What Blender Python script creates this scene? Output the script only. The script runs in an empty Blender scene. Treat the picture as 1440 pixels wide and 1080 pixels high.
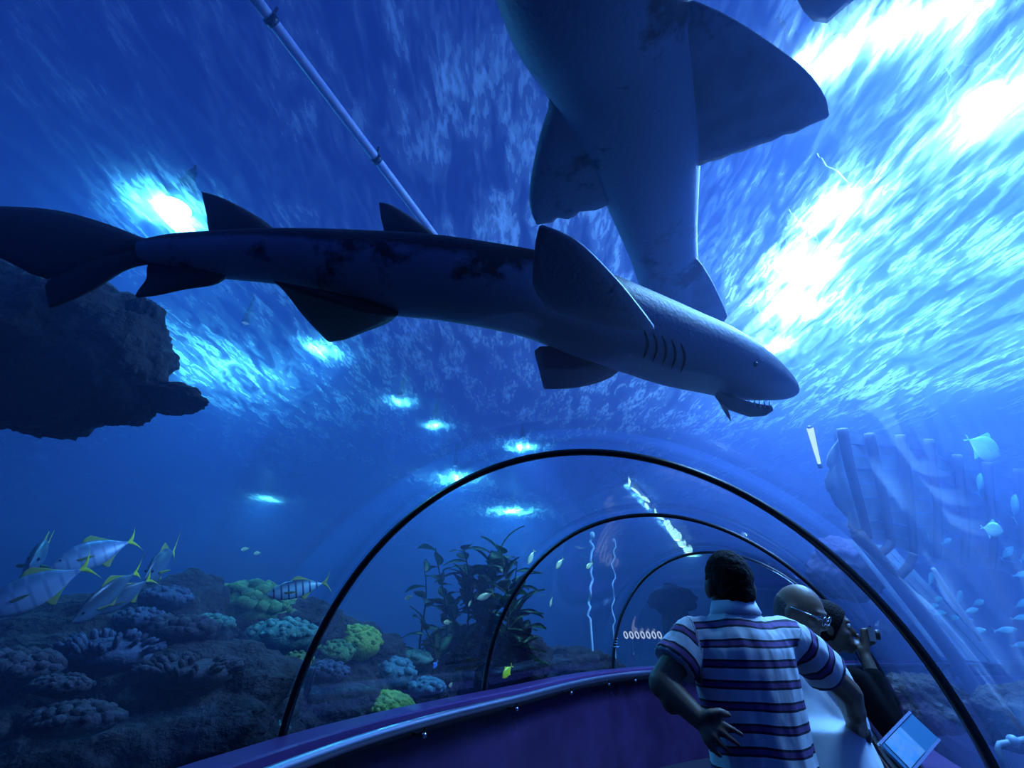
import bpy, bmesh, math, random
from mathutils import Vector, Matrix, noise
PI = math.pi
sc = bpy.context.scene
C = sc.collection
R_ = random.Random(7)

# ------------------------------------------------------------------ camera
F_PX, PITCH, HC = 648.0, 0.489, 1.5          # focal length in px of the 1440x1080 frame
cam_d = bpy.data.cameras.new('camera'); cam = bpy.data.objects.new('camera', cam_d); C.objects.link(cam)
cam.location = (0, 0, HC); cam.rotation_euler = (PI/2 + PITCH, 0, 0)
cam_d.sensor_fit = 'HORIZONTAL'; cam_d.sensor_width = 36; cam_d.lens = 36*F_PX/1440
cam_d.clip_start = 0.02; cam_d.clip_end = 200
sc.camera = cam
CP, SP = math.cos(PITCH), math.sin(PITCH)
def ray(x, y):
    a, b = (x-720)/F_PX, (540-y)/F_PX
    return Vector((a, CP-b*SP, SP+b*CP))
EYE = Vector((0, 0, HC))
def at_t(x, y, t): return EYE + ray(x, y)*t                 # t = depth along the view axis
def at_z(x, y, z): d = ray(x, y); return EYE + d*((z-HC)/d.z)
def at_y(x, y, Y): d = ray(x, y); return EYE + d*(Y/d.y)

# ------------------------------------------------------------------ world, exposure, added fill light over the tank
w = bpy.data.worlds.new('deep_blue_hall'); sc.world = w; w.use_nodes = True
bg = w.node_tree.nodes['Background']; bg.inputs[0].default_value = (0.012, 0.040, 0.28, 1); bg.inputs[1].default_value = 1.0
vs = sc.view_settings
vs.view_transform = 'Standard'; vs.look = 'None'; vs.exposure = 0.0; vs.gamma = 1.0; vs.use_curve_mapping = False
cy = sc.cycles
cy.max_bounces = 4; cy.diffuse_bounces = 2; cy.glossy_bounces = 2; cy.transmission_bounces = 4; cy.volume_bounces = 0
cy.transparent_max_bounces = 24; cy.use_denoising = True; cy.use_light_tree = False; cy.adaptive_threshold = .02; cy.sample_clamp_indirect = 4.0
cy.caustics_reflective = False; cy.caustics_refractive = False

Z_SURF = 4.6
def area_lamp(name, loc, size, power, col, target=None, size_y=None):
    l = bpy.data.lights.new(name, 'AREA'); l.energy = power; l.color = col
    l.shape = 'RECTANGLE' if size_y else 'DISK'; l.size = size
    if size_y: l.size_y = size_y
    o = bpy.data.objects.new(name, l); C.objects.link(o); o.location = loc
    d = (Vector(target)-Vector(loc)) if target else Vector((0, 0, -1))
    o.rotation_euler = d.to_track_quat('-Z', 'Y').to_euler()
    return o
FILL_ = area_lamp('overhead_fill', (6.5, 4.0, 8.5), 3.0, 1150, (0.24, 0.46, 1.0), (4.0, 3.5, 2.0)); FILL_.data.spread = 1.7  # bodiless fill light added above the right side, no fixture there

# ------------------------------------------------------------------ helpers
def prop(o, label=None, cat=None, group=None, kind=None):
    if label: o['label'] = label
    if cat: o['category'] = cat
    if group: o['group'] = group
    if kind: o['kind'] = kind
    return o
def link(name, me, m=None, parent=None, smooth=True):
    o = bpy.data.objects.new(name, me); C.objects.link(o)
    if m: 
        me.materials.clear(); me.materials.append(m)
    if parent: o.parent = parent
    if smooth:
        for p in me.polygons: p.use_smooth = True
    return o
def obj(name, bm, m=None, parent=None, smooth=True):
    me = bpy.data.meshes.new(name)
    bmesh.ops.recalc_face_normals(bm, faces=bm.faces[:]); bm.to_mesh(me); bm.free()
    return link(name, me, m, parent, smooth)
def empty(name, loc=(0, 0, 0), rz=0):
    o = bpy.data.objects.new(name, None); C.objects.link(o); o.location = loc; o.rotation_euler = (0, 0, rz)
    o.empty_display_size = .1
    return o
def copy_tree(o, parent=None):
    c = o.copy(); C.objects.link(c); c.parent = parent
    for ch in o.children: copy_tree(ch, c)
    return c

def nodes(m):
    m.use_nodes = True; return m.node_tree.nodes, m.node_tree.links
def pbr(name, col, rough=.5, metal=0, spec=.5, var=None, scale=6, bump=0, bscale=40, detail=4, bdist=.02):
    """principled material; var = second colour mixed in by noise"""
    m = bpy.data.materials.new(name); N, L = nodes(m); b = N['Principled BSDF']
    b.inputs['Base Color'].default_value = (*col, 1); b.inputs['Roughness'].default_value = rough
    b.inputs['Metallic'].default_value = metal; b.inputs['Specular IOR Level'].default_value = spec
    tc = N.new('ShaderNodeTexCoord')
    if var:
        n = N.new('ShaderNodeTexNoise'); n.inputs['Scale'].default_value = scale; n.inputs['Detail'].default_value = detail
        r = N.new('ShaderNodeValToRGB'); r.color_ramp.elements[0].position = .38; r.color_ramp.elements[1].position = .62
        r.color_ramp.elements[0].color = (*col, 1); r.color_ramp.elements[1].color = (*var, 1)
        L.new(tc.outputs['Object'], n.inputs['Vector']); L.new(n.outputs['Fac'], r.inputs[0]); L.new(r.outputs[0], b.inputs['Base Color'])
    if bump:
        n2 = N.new('ShaderNodeTexNoise'); n2.inputs['Scale'].default_value = bscale; n2.inputs['Detail'].default_value = 5
        bu = N.new('ShaderNodeBump'); bu.inputs['Strength'].default_value = bump; bu.inputs['Distance'].default_value = bdist
        L.new(tc.outputs['Object'], n2.inputs['Vector']); L.new(n2.outputs['Fac'], bu.inputs['Height']); L.new(bu.outputs[0], b.inputs['Normal'])
    return m
def emit(name, col, s):
    m = bpy.data.materials.new(name); N, L = nodes(m); N.remove(N['Principled BSDF'])
    e = N.new('ShaderNodeEmission'); e.inputs[0].default_value = (*col, 1); e.inputs[1].default_value = s; m.cycles.emission_sampling = 'NONE'
    L.new(e.outputs[0], N['Material Output'].inputs[0]); return m

def box(bm, c, s, rot=None):
    r = bmesh.ops.create_cube(bm, size=1)
    M = Matrix.Translation(c) @ (rot.to_4x4() if rot else Matrix()) @ Matrix.Diagonal((*s, 1))
    bmesh.ops.transform(bm, matrix=M, verts=r['verts']); return r['verts']
def tube(bm, pts, rad, n=10, caps=True):
    """sweep a circle along pts; rad number or list"""
    pts = [Vector(p) for p in pts]; k = len(pts)
    if not hasattr(rad, '__len__'): rad = [rad]*k
    up = None; rings = []
    for i, p in enumerate(pts):
        t = (pts[min(i+1, k-1)]-pts[max(i-1, 0)]).normalized()
        if up is None:
            up = Vector((0, 0, 1)) if abs(t.z) < .9 else Vector((1, 0, 0))
        sd = t.cross(up).normalized(); up = sd.cross(t).normalized()
        rings.append([bm.verts.new(p+(sd*math.cos(a)+up*math.sin(a))*rad[i]) for a in [2*PI*j/n for j in range(n)]])
    for a, b in zip(rings, rings[1:]):
        for j in range(n): bm.faces.new((a[j], a[(j+1) % n], b[(j+1) % n], b[j]))
    if caps and n > 2:
        bm.faces.new(rings[0][::-1]); bm.faces.new(rings[-1])
    return rings
def ball(bm, c, r, sub=2, s=(1, 1, 1)):
    q = bmesh.ops.create_icosphere(bm, subdivisions=sub, radius=1)
    bmesh.ops.transform(bm, matrix=Matrix.Translation(c) @ Matrix.Diagonal((r*s[0], r*s[1], r*s[2], 1)), verts=q['verts']); return q['verts']

# ------------------------------------------------------------------ tunnel centre line
RT, ZC = 1.397, 0.917                       # tunnel radius, spring height
KN = [(-.30, -3.2, .0), (-.10, -.1, .12), (.244, 2.328, .292), (.984, 3.855, .523), (2.275, 5.935, .80), (3.75, 6.85, 1.15), (5.8, 7.35, 1.45), (9.0, 7.5, 1.57)]
def path(u):
    i = min(int(u), len(KN)-2); t = u-i
    p0, p1 = Vector(KN[i][:2]), Vector(KN[i+1][:2]); ln = (p1-p0).length
    t0 = Vector((math.sin(KN[i][2]), math.cos(KN[i][2])))*ln; t1 = Vector((math.sin(KN[i+1][2]), math.cos(KN[i+1][2])))*ln
    h = lambda a, b, c, d: a*p0+b*t0+c*p1+d*t1
    p = h(2*t**3-3*t*t+1, t**3-2*t*t+t, -2*t**3+3*t*t, t**3-t*t)
    d = h(6*t*t-6*t, 3*t*t-4*t+1, -6*t*t+6*t, 3*t*t-2*t).normalized()
    return Vector((p.x, p.y, 0)), Vector((d.x, d.y, 0)), Vector((d.y, -d.x, 0))   # point, forward, right
def sect(u, prof):
    """profile list of (offset to the right, z) -> world points at u"""
    p, f, r = path(u); return [p+r*o+Vector((0, 0, z)) for o, z in prof]
def loft(bm, us, prof, closed=False, caps=False):
    rows = [[bm.verts.new(v) for v in sect(u, prof)] for u in us]; n = len(prof)
    for a, b in zip(rows, rows[1:]):
        for j in range(n if closed else n-1): bm.faces.new((a[j], a[(j+1) % n], b[(j+1) % n], b[j]))
    if caps: bm.faces.new(rows[0][::-1]); bm.faces.new(rows[-1])
    return rows
def urange(a, b, n): return [a+(b-a)*i/n for i in range(n+1)]
def arc(r, a0=-.06, a1=PI+.06, n=64): return [(r*math.cos(a0+(a1-a0)*i/n), ZC+r*math.sin(a0+(a1-a0)*i/n)) for i in range(n+1)]

# ------------------------------------------------------------------ water body (scattering volume, with the tunnel left out of it)
def water_body():
    bm = bmesh.new(); ob = bmesh.new()
    x0, x1, y0, y1, z0, z1 = -24, 24, -10, 34, -1.2, Z_SURF-.06
    v = [bm.verts.new(p) for p in ((x0, y0, z0), (x1, y0, z0), (x1, y1, z0), (x0, y1, z0), (x0, y0, z1), (x1, y0, z1), (x1, y1, z1), (x0, y1, z1))]
    for f in ((3, 2, 1, 0), (4, 5, 6, 7), (0, 1, 5, 4), (1, 2, 6, 5), (2, 3, 7, 6), (3, 0, 4, 7)): bm.faces.new([v[i] for i in f])
    prof = arc(RT+.07, 0, PI, 40)+[(-RT-.07, -.3), (RT+.07, -.3)]
    rows = loft(ob, urange(0, len(KN)-1.001, 60), prof, True, True)
    bmesh.ops.recalc_face_normals(ob, faces=ob.faces[:]); bmesh.ops.reverse_faces(ob, faces=ob.faces[:])
    me2 = bpy.data.meshes.new('t'); ob.to_mesh(me2); ob.free(); bm.from_mesh(me2); bpy.data.meshes.remove(me2)
    me = bpy.data.meshes.new('water_body'); bm.to_mesh(me); bm.free()
    m = bpy.data.materials.new('tank_water'); N, L = nodes(m); N.remove(N['Principled BSDF'])
    s = N.new('ShaderNodeVolumeScatter'); s.inputs['Color'].default_value = (.26, .42, 1, 1); s.inputs['Density'].default_value = .092; s.inputs['Anisotropy'].default_value = .25
    a = N.new('ShaderNodeVolumeAbsorption'); a.inputs['Color'].default_value = (.0, .45, .9, 1); a.inputs['Density'].default_value = .05
    ad = N.new('ShaderNodeAddShader'); L.new(s.outputs[0], ad.inputs[0]); L.new(a.outputs[0], ad.inputs[1]); L.new(ad.outputs[0], N['Material Output'].inputs['Volume'])
    o = link('water_body', me, m, smooth=False); prop(o, 'clear blue water filling the tank around the tunnel', 'water', kind='stuff')
water_body()

# ------------------------------------------------------------------ acrylic shell and joints
def acrylic():
    m = bpy.data.materials.new('acrylic'); N, L = nodes(m); N.remove(N['Principled BSDF'])
    t = N.new('ShaderNodeBsdfTransparent'); t.inputs[0].default_value = (.96, .98, 1, 1)
    g = N.new('ShaderNodeBsdfGlossy'); g.inputs['Roughness'].default_value = .06; g.inputs[0].default_value = (1, 1, 1, 1)
    fr = N.new('ShaderNodeFresnel'); fr.inputs[0].default_value = 1.25
    mm = N.new('ShaderNodeMath'); mm.operation = 'MULTIPLY'; mm.inputs[1].default_value = .22; L.new(fr.outputs[0], mm.inputs[0])
    mx = N.new('ShaderNodeMixShader'); L.new(mm.outputs[0], mx.inputs[0]); L.new(t.outputs[0], mx.inputs[1]); L.new(g.outputs[0], mx.inputs[2])
    L.new(mx.outputs[0], N['Material Output'].inputs[0]); return m
M_ACR = acrylic()
cuts = [0.02, 2, 3, 4, len(KN)-1.02]
for i, (a, b) in enumerate(zip(cuts, cuts[1:])):
    bm = bmesh.new(); loft(bm, urange(a+.004, b-.004, 14), arc(RT)+arc(RT+.05)[::-1], True, True)
    prop(obj('window_%d' % (i+1), bm, M_ACR), 'clear arched acrylic panel of the tunnel roof', kind='structure')
M_RUB = pbr('black_sealant', (.004, .004, .008), .35)
for i, (u, wd) in enumerate(((2, .026), (3, .022), (4, .026))):
    p, f, r = path(u); bm = bmesh.new(); prof = arc(RT-.006, n=80)+arc(RT+.022, n=80)[::-1]
    rows = [[bm.verts.new(p+r*o+Vector((0, 0, z))+f*d) for o, z in prof] for d in (-wd/2, wd/2)]
    n = len(prof)
    for j in range(n): bm.faces.new((rows[0][j], rows[0][(j+1) % n], rows[1][(j+1) % n], rows[1][j]))
    for k in range(80):
        for q in (0, 1): bm.faces.new((rows[q][k], rows[q][k+1], rows[q][n-2-k], rows[q][n-1-k]))
    prop(obj('trim_%d' % (i+1), bm, M_RUB), 'black sealed joint arching between two acrylic panels', kind='structure')

# ------------------------------------------------------------------ tunnel floor, side walls, ledges
M_FLOOR = pbr('dark_carpet', (.01, .01, .02), .9)
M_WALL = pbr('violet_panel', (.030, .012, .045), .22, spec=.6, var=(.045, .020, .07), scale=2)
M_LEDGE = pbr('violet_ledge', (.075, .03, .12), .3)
ua, ub = 0.03, len(KN)-1.03
bm = bmesh.new(); loft(bm, urange(ua, ub, 50), [(-RT, 0), (RT, 0), (RT, -.1), (-RT, -.1)], True, True)
prop(obj('floor', bm, M_FLOOR, smooth=False), 'dark tunnel walkway floor', kind='structure')
ZL = 1.045
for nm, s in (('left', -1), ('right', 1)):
    bm = bmesh.new(); loft(bm, urange(ua, ub, 50), [(s*(RT-.13), 0), (s*(RT-.13), ZL-.06), (s*(RT-.06), ZL-.06), (s*(RT-.06), 0)], True, True)  # the waist-high lower side wall itself
    prop(obj('side_wall_'+nm, bm, M_WALL, smooth=False), 'glossy violet lower side wall of the tunnel', kind='structure')
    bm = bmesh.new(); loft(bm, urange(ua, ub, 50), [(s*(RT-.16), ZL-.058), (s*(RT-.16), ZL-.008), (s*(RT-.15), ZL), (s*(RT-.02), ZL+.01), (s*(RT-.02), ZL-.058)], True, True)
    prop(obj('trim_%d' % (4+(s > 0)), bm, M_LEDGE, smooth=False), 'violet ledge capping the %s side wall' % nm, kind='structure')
#--STRUCT-END

# ------------------------------------------------------------------ water surface and the lamps hung over it
def water_surface():
    bm = bmesh.new(); n = 90; x0, x1, y0, y1 = -24, 24, -10, 34
    g = [[bm.verts.new((x0+(x1-x0)*i/n, y0+(y1-y0)*j/n, Z_SURF+.03*noise.noise(Vector((i*.35, j*.35, 0))))) for j in range(n+1)] for i in range(n+1)]
    for i in range(n):
        for j in range(n): bm.faces.new((g[i][j], g[i+1][j], g[i+1][j+1], g[i][j+1]))
    m = bpy.data.materials.new('rippled_surface'); N, L = nodes(m); N.remove(N['Principled BSDF'])
    tc = N.new('ShaderNodeTexCoord')
    def nz(scale, rot, sc3, detail, dist=0):
        mp = N.new('ShaderNodeMapping'); mp.inputs['Rotation'].default_value = (0, 0, rot); mp.inputs['Scale'].default_value = sc3
        q = N.new('ShaderNodeTexNoise'); q.inputs['Scale'].default_value = scale; q.inputs['Detail'].default_value = detail; q.inputs['Distortion'].default_value = dist
        L.new(tc.outputs['Object'], mp.inputs[0]); L.new(mp.outputs[0], q.inputs['Vector']); return q.outputs['Fac']
    def math_(op, a, b=None, cl=False):
        q = N.new('ShaderNodeMath'); q.operation = op; q.use_clamp = cl
        for i, v in enumerate((a, b)):
            if v is None: continue
            if isinstance(v, (int, float)): q.inputs[i].default_value = v
            else: L.new(v, q.inputs[i])
        return q.outputs[0]
    def ramp(v, a, b, lo, hi):
        q = N.new('ShaderNodeMapRange'); q.interpolation_type = 'SMOOTHSTEP'
        for i, k in enumerate((a, b, lo, hi)): q.inputs[i+1].default_value = k
        L.new(v, q.inputs[0]); return q.outputs[0]
    big = ramp(nz(.55, .4, (1, 1, 1), 4, .6), .36, .62, .25, 1)
    rip = ramp(nz(2.4, .25, (2.6, .7, 1), 5, .8), .36, .68, .08, 1)
    fine = ramp(nz(13, .25, (2.2, .6, 1), 3, .4), .38, .64, .35, 1)
    fac = math_('MULTIPLY', math_('MULTIPLY', rip, fine), big)
    t = N.new('ShaderNodeBsdfTransparent'); t.inputs[0].default_value = (.34, .56, .82, 1)
    tr = N.new('ShaderNodeBsdfTranslucent'); tr.inputs[0].default_value = (.45, .78, 1, 1)
    mx = N.new('ShaderNodeMixShader'); L.new(math_('ADD', math_('MULTIPLY', fac, .66), .008), mx.inputs[0]); L.new(t.outputs[0], mx.inputs[1]); L.new(tr.outputs[0], mx.inputs[2])
    L.new(mx.outputs[0], N['Material Output'].inputs[0])
    prop(obj('water_surface', bm, m), 'rippling water surface high above the tunnel', 'water', kind='stuff')
water_surface()

M_HOUS = pbr('lamp_housing', (.03, .04, .06), .4, metal=.6)
def hall_lamp(px, py, h, r, power, label, col=(.12, .5, 1), es=1.2, group=None):
    """round flood lamp hung h above the water, seen along pixel px, py"""
    c = at_z(px, py, Z_SURF+h)
    t = empty('flood_lamp', c); prop(t, label, 'lamp', group)
    bm = bmesh.new(); rings = []
    for rr, z in ((r*1.0, .0), (r*1.12, .0), (r*1.15, .05), (r*.9, .22), (r*.35, .34), (r*.3, .46), (0.001, .46)):
        rings.append([bm.verts.new((rr*math.cos(a), rr*math.sin(a), z)) for a in [2*PI*k/20 for k in range(20)]])
    for a, b in zip(rings, rings[1:]):
        for k in range(20): bm.faces.new((a[k], a[(k+1) % 20], b[(k+1) % 20], b[k]))
    obj('housing', bm, M_HOUS, t)
    bm = bmesh.new(); tube(bm, [(0, 0, .46), (0, 0, .54)], .015, 6); obj('hanger_cable', bm, M_HOUS, t)
    bm = bmesh.new(); q = bmesh.ops.create_circle(bm, cap_ends=True, segments=24, radius=r)
    bmesh.ops.translate(bm, vec=(0, 0, .012), verts=q['verts']); obj('lens', bm, emit('lamp_lens', (.55, .85, 1), es), t, False)
    l = bpy.data.lights.new('lamp_light', 'AREA'); l.shape = 'DISK'; l.size = 2*r; l.energy = power; l.color = col
    lo = bpy.data.objects.new('lamp_light', l); C.objects.link(lo); lo.parent = t; lo.location = (0, 0, .005)
    return t
LB = (.5, .74, 1)
hall_lamp(247, 292, .10, .12, 95, 'round flood lamp glowing through the water above the long shark tail', (.15, .65, 1), 14)
hall_lamp(1380, 140, .16, .13, 130, 'flood lamp glaring through the ripples beside the bright streaked patch', LB, 3)
for px, py, r, p, h in ((1175, 275, .10, 60, .18), (1130, 350, .12, 150, .22), (1098, 415, .12, 170, .22), (1075, 470, .10, 120, .20), (1128, 84, .06, 30, .08), (1175, 62, .06, 30, .08), (1225, 38, .06, 30, .08), (1280, 18, .06, 30, .08), (1335, 0, .06, 30, .08)):
    hall_lamp(px, py, h, r, p, *(('flood lamp of the slanting row beyond the overhead shark fin tip', LB, 1.5, 'slanting lamp row') if py < 100 else ('flood lamp of the dazzling cluster above the long shark snout', LB, 1.5, 'dazzling lamp cluster')))
for px, py, p, h in ((375, 692, 130, .18), (455, 482, 40, .1), (735, 622, 70, .12), (612, 592, 30, .1), (565, 557, 20, .1), (640, 655, 200, .3), (720, 705, 300, .3), (345, 455, 150, .8)):  # last one added to spread a broad cyan glow on the surface
    hall_lamp(px, py, h, .05, p, 'small distant flood lamp or added glow lamp giving glints and glow on the far water surface', (.15, .65, 1), .4, 'distant flood and added glow lamps')

# ------------------------------------------------------------------ sharks
def skin_mat(name, back, belly, blotch, lo=.35, hi=.6, rough=.55, bs=3.2, bt=.60):
    """countershaded hide: 'belly' attribute 0 = back, 1 = belly, with blotches"""
    m = bpy.data.materials.new(name); N, L = nodes(m); b = N['Principled BSDF']
    at = N.new('ShaderNodeAttribute'); at.attribute_name = 'belly'
    tc = N.new('ShaderNodeTexCoord'); n = N.new('ShaderNodeTexNoise'); n.inputs['Scale'].default_value = 5; n.inputs['Detail'].default_value = 6
    L.new(tc.outputs['Object'], n.inputs['Vector'])
    ad = N.new('ShaderNodeMath'); ad.operation = 'MULTIPLY_ADD'; ad.inputs[1].default_value = .35; L.new(n.outputs['Fac'], ad.inputs[0]); 
    sb = N.new('ShaderNodeMath'); sb.operation = 'SUBTRACT'; sb.inputs[1].default_value = .175; L.new(at.outputs['Fac'], sb.inputs[0]); L.new(sb.outputs[0], ad.inputs[2])
    r = N.new('ShaderNodeValToRGB'); r.color_ramp.elements[0].position = lo; r.color_ramp.elements[1].position = hi
    r.color_ramp.elements[0].color = (*back, 1); r.color_ramp.elements[1].color = (*belly, 1); L.new(ad.outputs[0], r.inputs[0])
    n2 = N.new('ShaderNodeTexNoise'); n2.inputs['Scale'].default_value = bs; n2.inputs['Detail'].default_value = 5; n2.inputs['Roughness'].default_value = .65
    L.new(tc.outputs['Object'], n2.inputs['Vector'])
    r2 = N.new('ShaderNodeValToRGB'); r2.color_ramp.elements[0].position = bt; r2.color_ramp.elements[1].position = bt+.07
    L.new(n2.outputs['Fac'], r2.inputs[0])
    mx = N.new('ShaderNodeMix'); mx.data_type = 'RGBA'; L.new(r2.outputs[0], mx.inputs[0]); L.new(r.outputs[0], mx.inputs[6]); mx.inputs[7].default_value = (*blotch, 1)
    L.new(mx.outputs[2], b.inputs['Base Color']); b.inputs['Roughness'].default_value = rough
    bu = N.new('ShaderNodeBump'); bu.inputs['Strength'].default_value = .25; bu.inputs['Distance'].default_value = .01
    n3 = N.new('ShaderNodeTexNoise'); n3.inputs['Scale'].default_value = 60; L.new(tc.outputs['Object'], n3.inputs['Vector']); L.new(n3.outputs['Fac'], bu.inputs['Height']); L.new(bu.outputs[0], b.inputs['Normal'])
    return m
def smooth_pts(pts, k):
    """Catmull-Rom through pts (tuples), k steps per span"""
    out = []; n = len(pts)
    for i in range(n-1):
        p = [Vector(pts[max(0, min(n-1, i+j))]) for j in (-1, 0, 1, 2)]
        for q in range(k):
            t = q/k
            out.append(.5*((2*p[1])+(p[2]-p[0])*t+(2*p[0]-5*p[1]+4*p[2]-p[3])*t*t+(3*p[1]-p[0]-3*p[2]+p[3])*t**3))
    out.append(Vector(pts[-1])); return out
def body_loft(name, spine, m, parent, n=28, wide=1.0, tall=1.0, belly_flat=.85):
    """spine: Vector lists (x,y,z,radius)"""
    bm = bmesh.new(); rows = []; bel = []
    for i, q in enumerate(spine):
        p = Vector(q[:3]); a, b = Vector(spine[max(i-1, 0)][:3]), Vector(spine[min(i+1, len(spine)-1)][:3])
        f = (b-a).normalized(); sd = f.cross(Vector((0, 0, 1))).normalized(); up = sd.cross(f)
        row = []
        for j in range(n):
            an = 2*PI*j/n; c, s = math.cos(an), math.sin(an)
            row.append(bm.verts.new(p+sd*(q[3]*wide*c)+up*(q[3]*tall*(s if s > 0 else s*belly_flat)))); bel.append(.5-.5*s)
        rows.append(row)
    for a, b in zip(rows, rows[1:]):
        for j in range(n): bm.faces.new((a[j], a[(j+1) % n], b[(j+1) % n], b[j]))
    bm.faces.new(rows[0][::-1]); bm.faces.new(rows[-1])
    bm.verts.index_update()
    o = obj(name, bm, m, parent)
    at = o.data.attributes.new('belly', 'FLOAT', 'POINT'); at.data.foreach_set('value', bel)
    return o
def fin(name, lead, trail, thick, m, parent, bel=.3, rag=0, seed=0):
    """blade between a leading and a trailing edge, both from root to tip, lens-shaped section"""
    k = 14; rr = random.Random(seed)
    def resample(e):
        e = smooth_pts([tuple(v) for v in e], 8); L_ = [0]
        for a, b in zip(e, e[1:]): L_.append(L_[-1]+(b-a).length)
        out = []
        for i in range(k+1):
            d = L_[-1]*i/k; j = max(0, min(len(e)-2, next((q for q in range(len(L_)-1) if L_[q+1] >= d), len(e)-2)))
            sp = L_[j+1]-L_[j]; out.append(e[j].lerp(e[j+1], (d-L_[j])/sp if sp > 1e-9 else 0))
        return out
    A, B = resample(lead), resample(trail)
    if rag:
        for i in range(1, k): B[i] = B[i]+(A[i]-B[i]).normalized()*rag*rr.uniform(-1, 1)
    w_ = 8; bm = bmesh.new(); top, bot = [], []
    nrm = (A[0]-B[0]).cross(A[k//2]-A[0]+B[k//2]-B[0]).normalized()
    for i in range(k+1):
        ta, tb = [], []
        for j in range(w_+1):
            s = j/w_; p = A[i].lerp(B[i], s); h = thick*(1-.8*i/k)*math.sin(PI*min(1, (s+.02)**.6*.985))*.5+.0008
            ta.append(bm.verts.new(p+nrm*h)); tb.append(bm.verts.new(p-nrm*h))
        top.append(ta); bot.append(tb)
    for i in range(k):
        for j in range(w_):
            bm.faces.new((top[i][j], top[i][j+1], top[i+1][j+1], top[i+1][j])); bm.faces.new((bot[i][j], bot[i+1][j], bot[i+1][j+1], bot[i][j+1]))
        for j in (0, w_): bm.faces.new((top[i][j], top[i+1][j], bot[i+1][j], bot[i][j]))
    for i in (0, k):
        for j in range(w_): bm.faces.new((top[i][j], bot[i][j], bot[i][j+1], top[i][j+1]))
    o = obj(name, bm, m, parent)
    at = o.data.attributes.new('belly', 'FLOAT', 'POINT'); at.data.foreach_set('value', [bel]*len(o.data.vertices))
    return o

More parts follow.
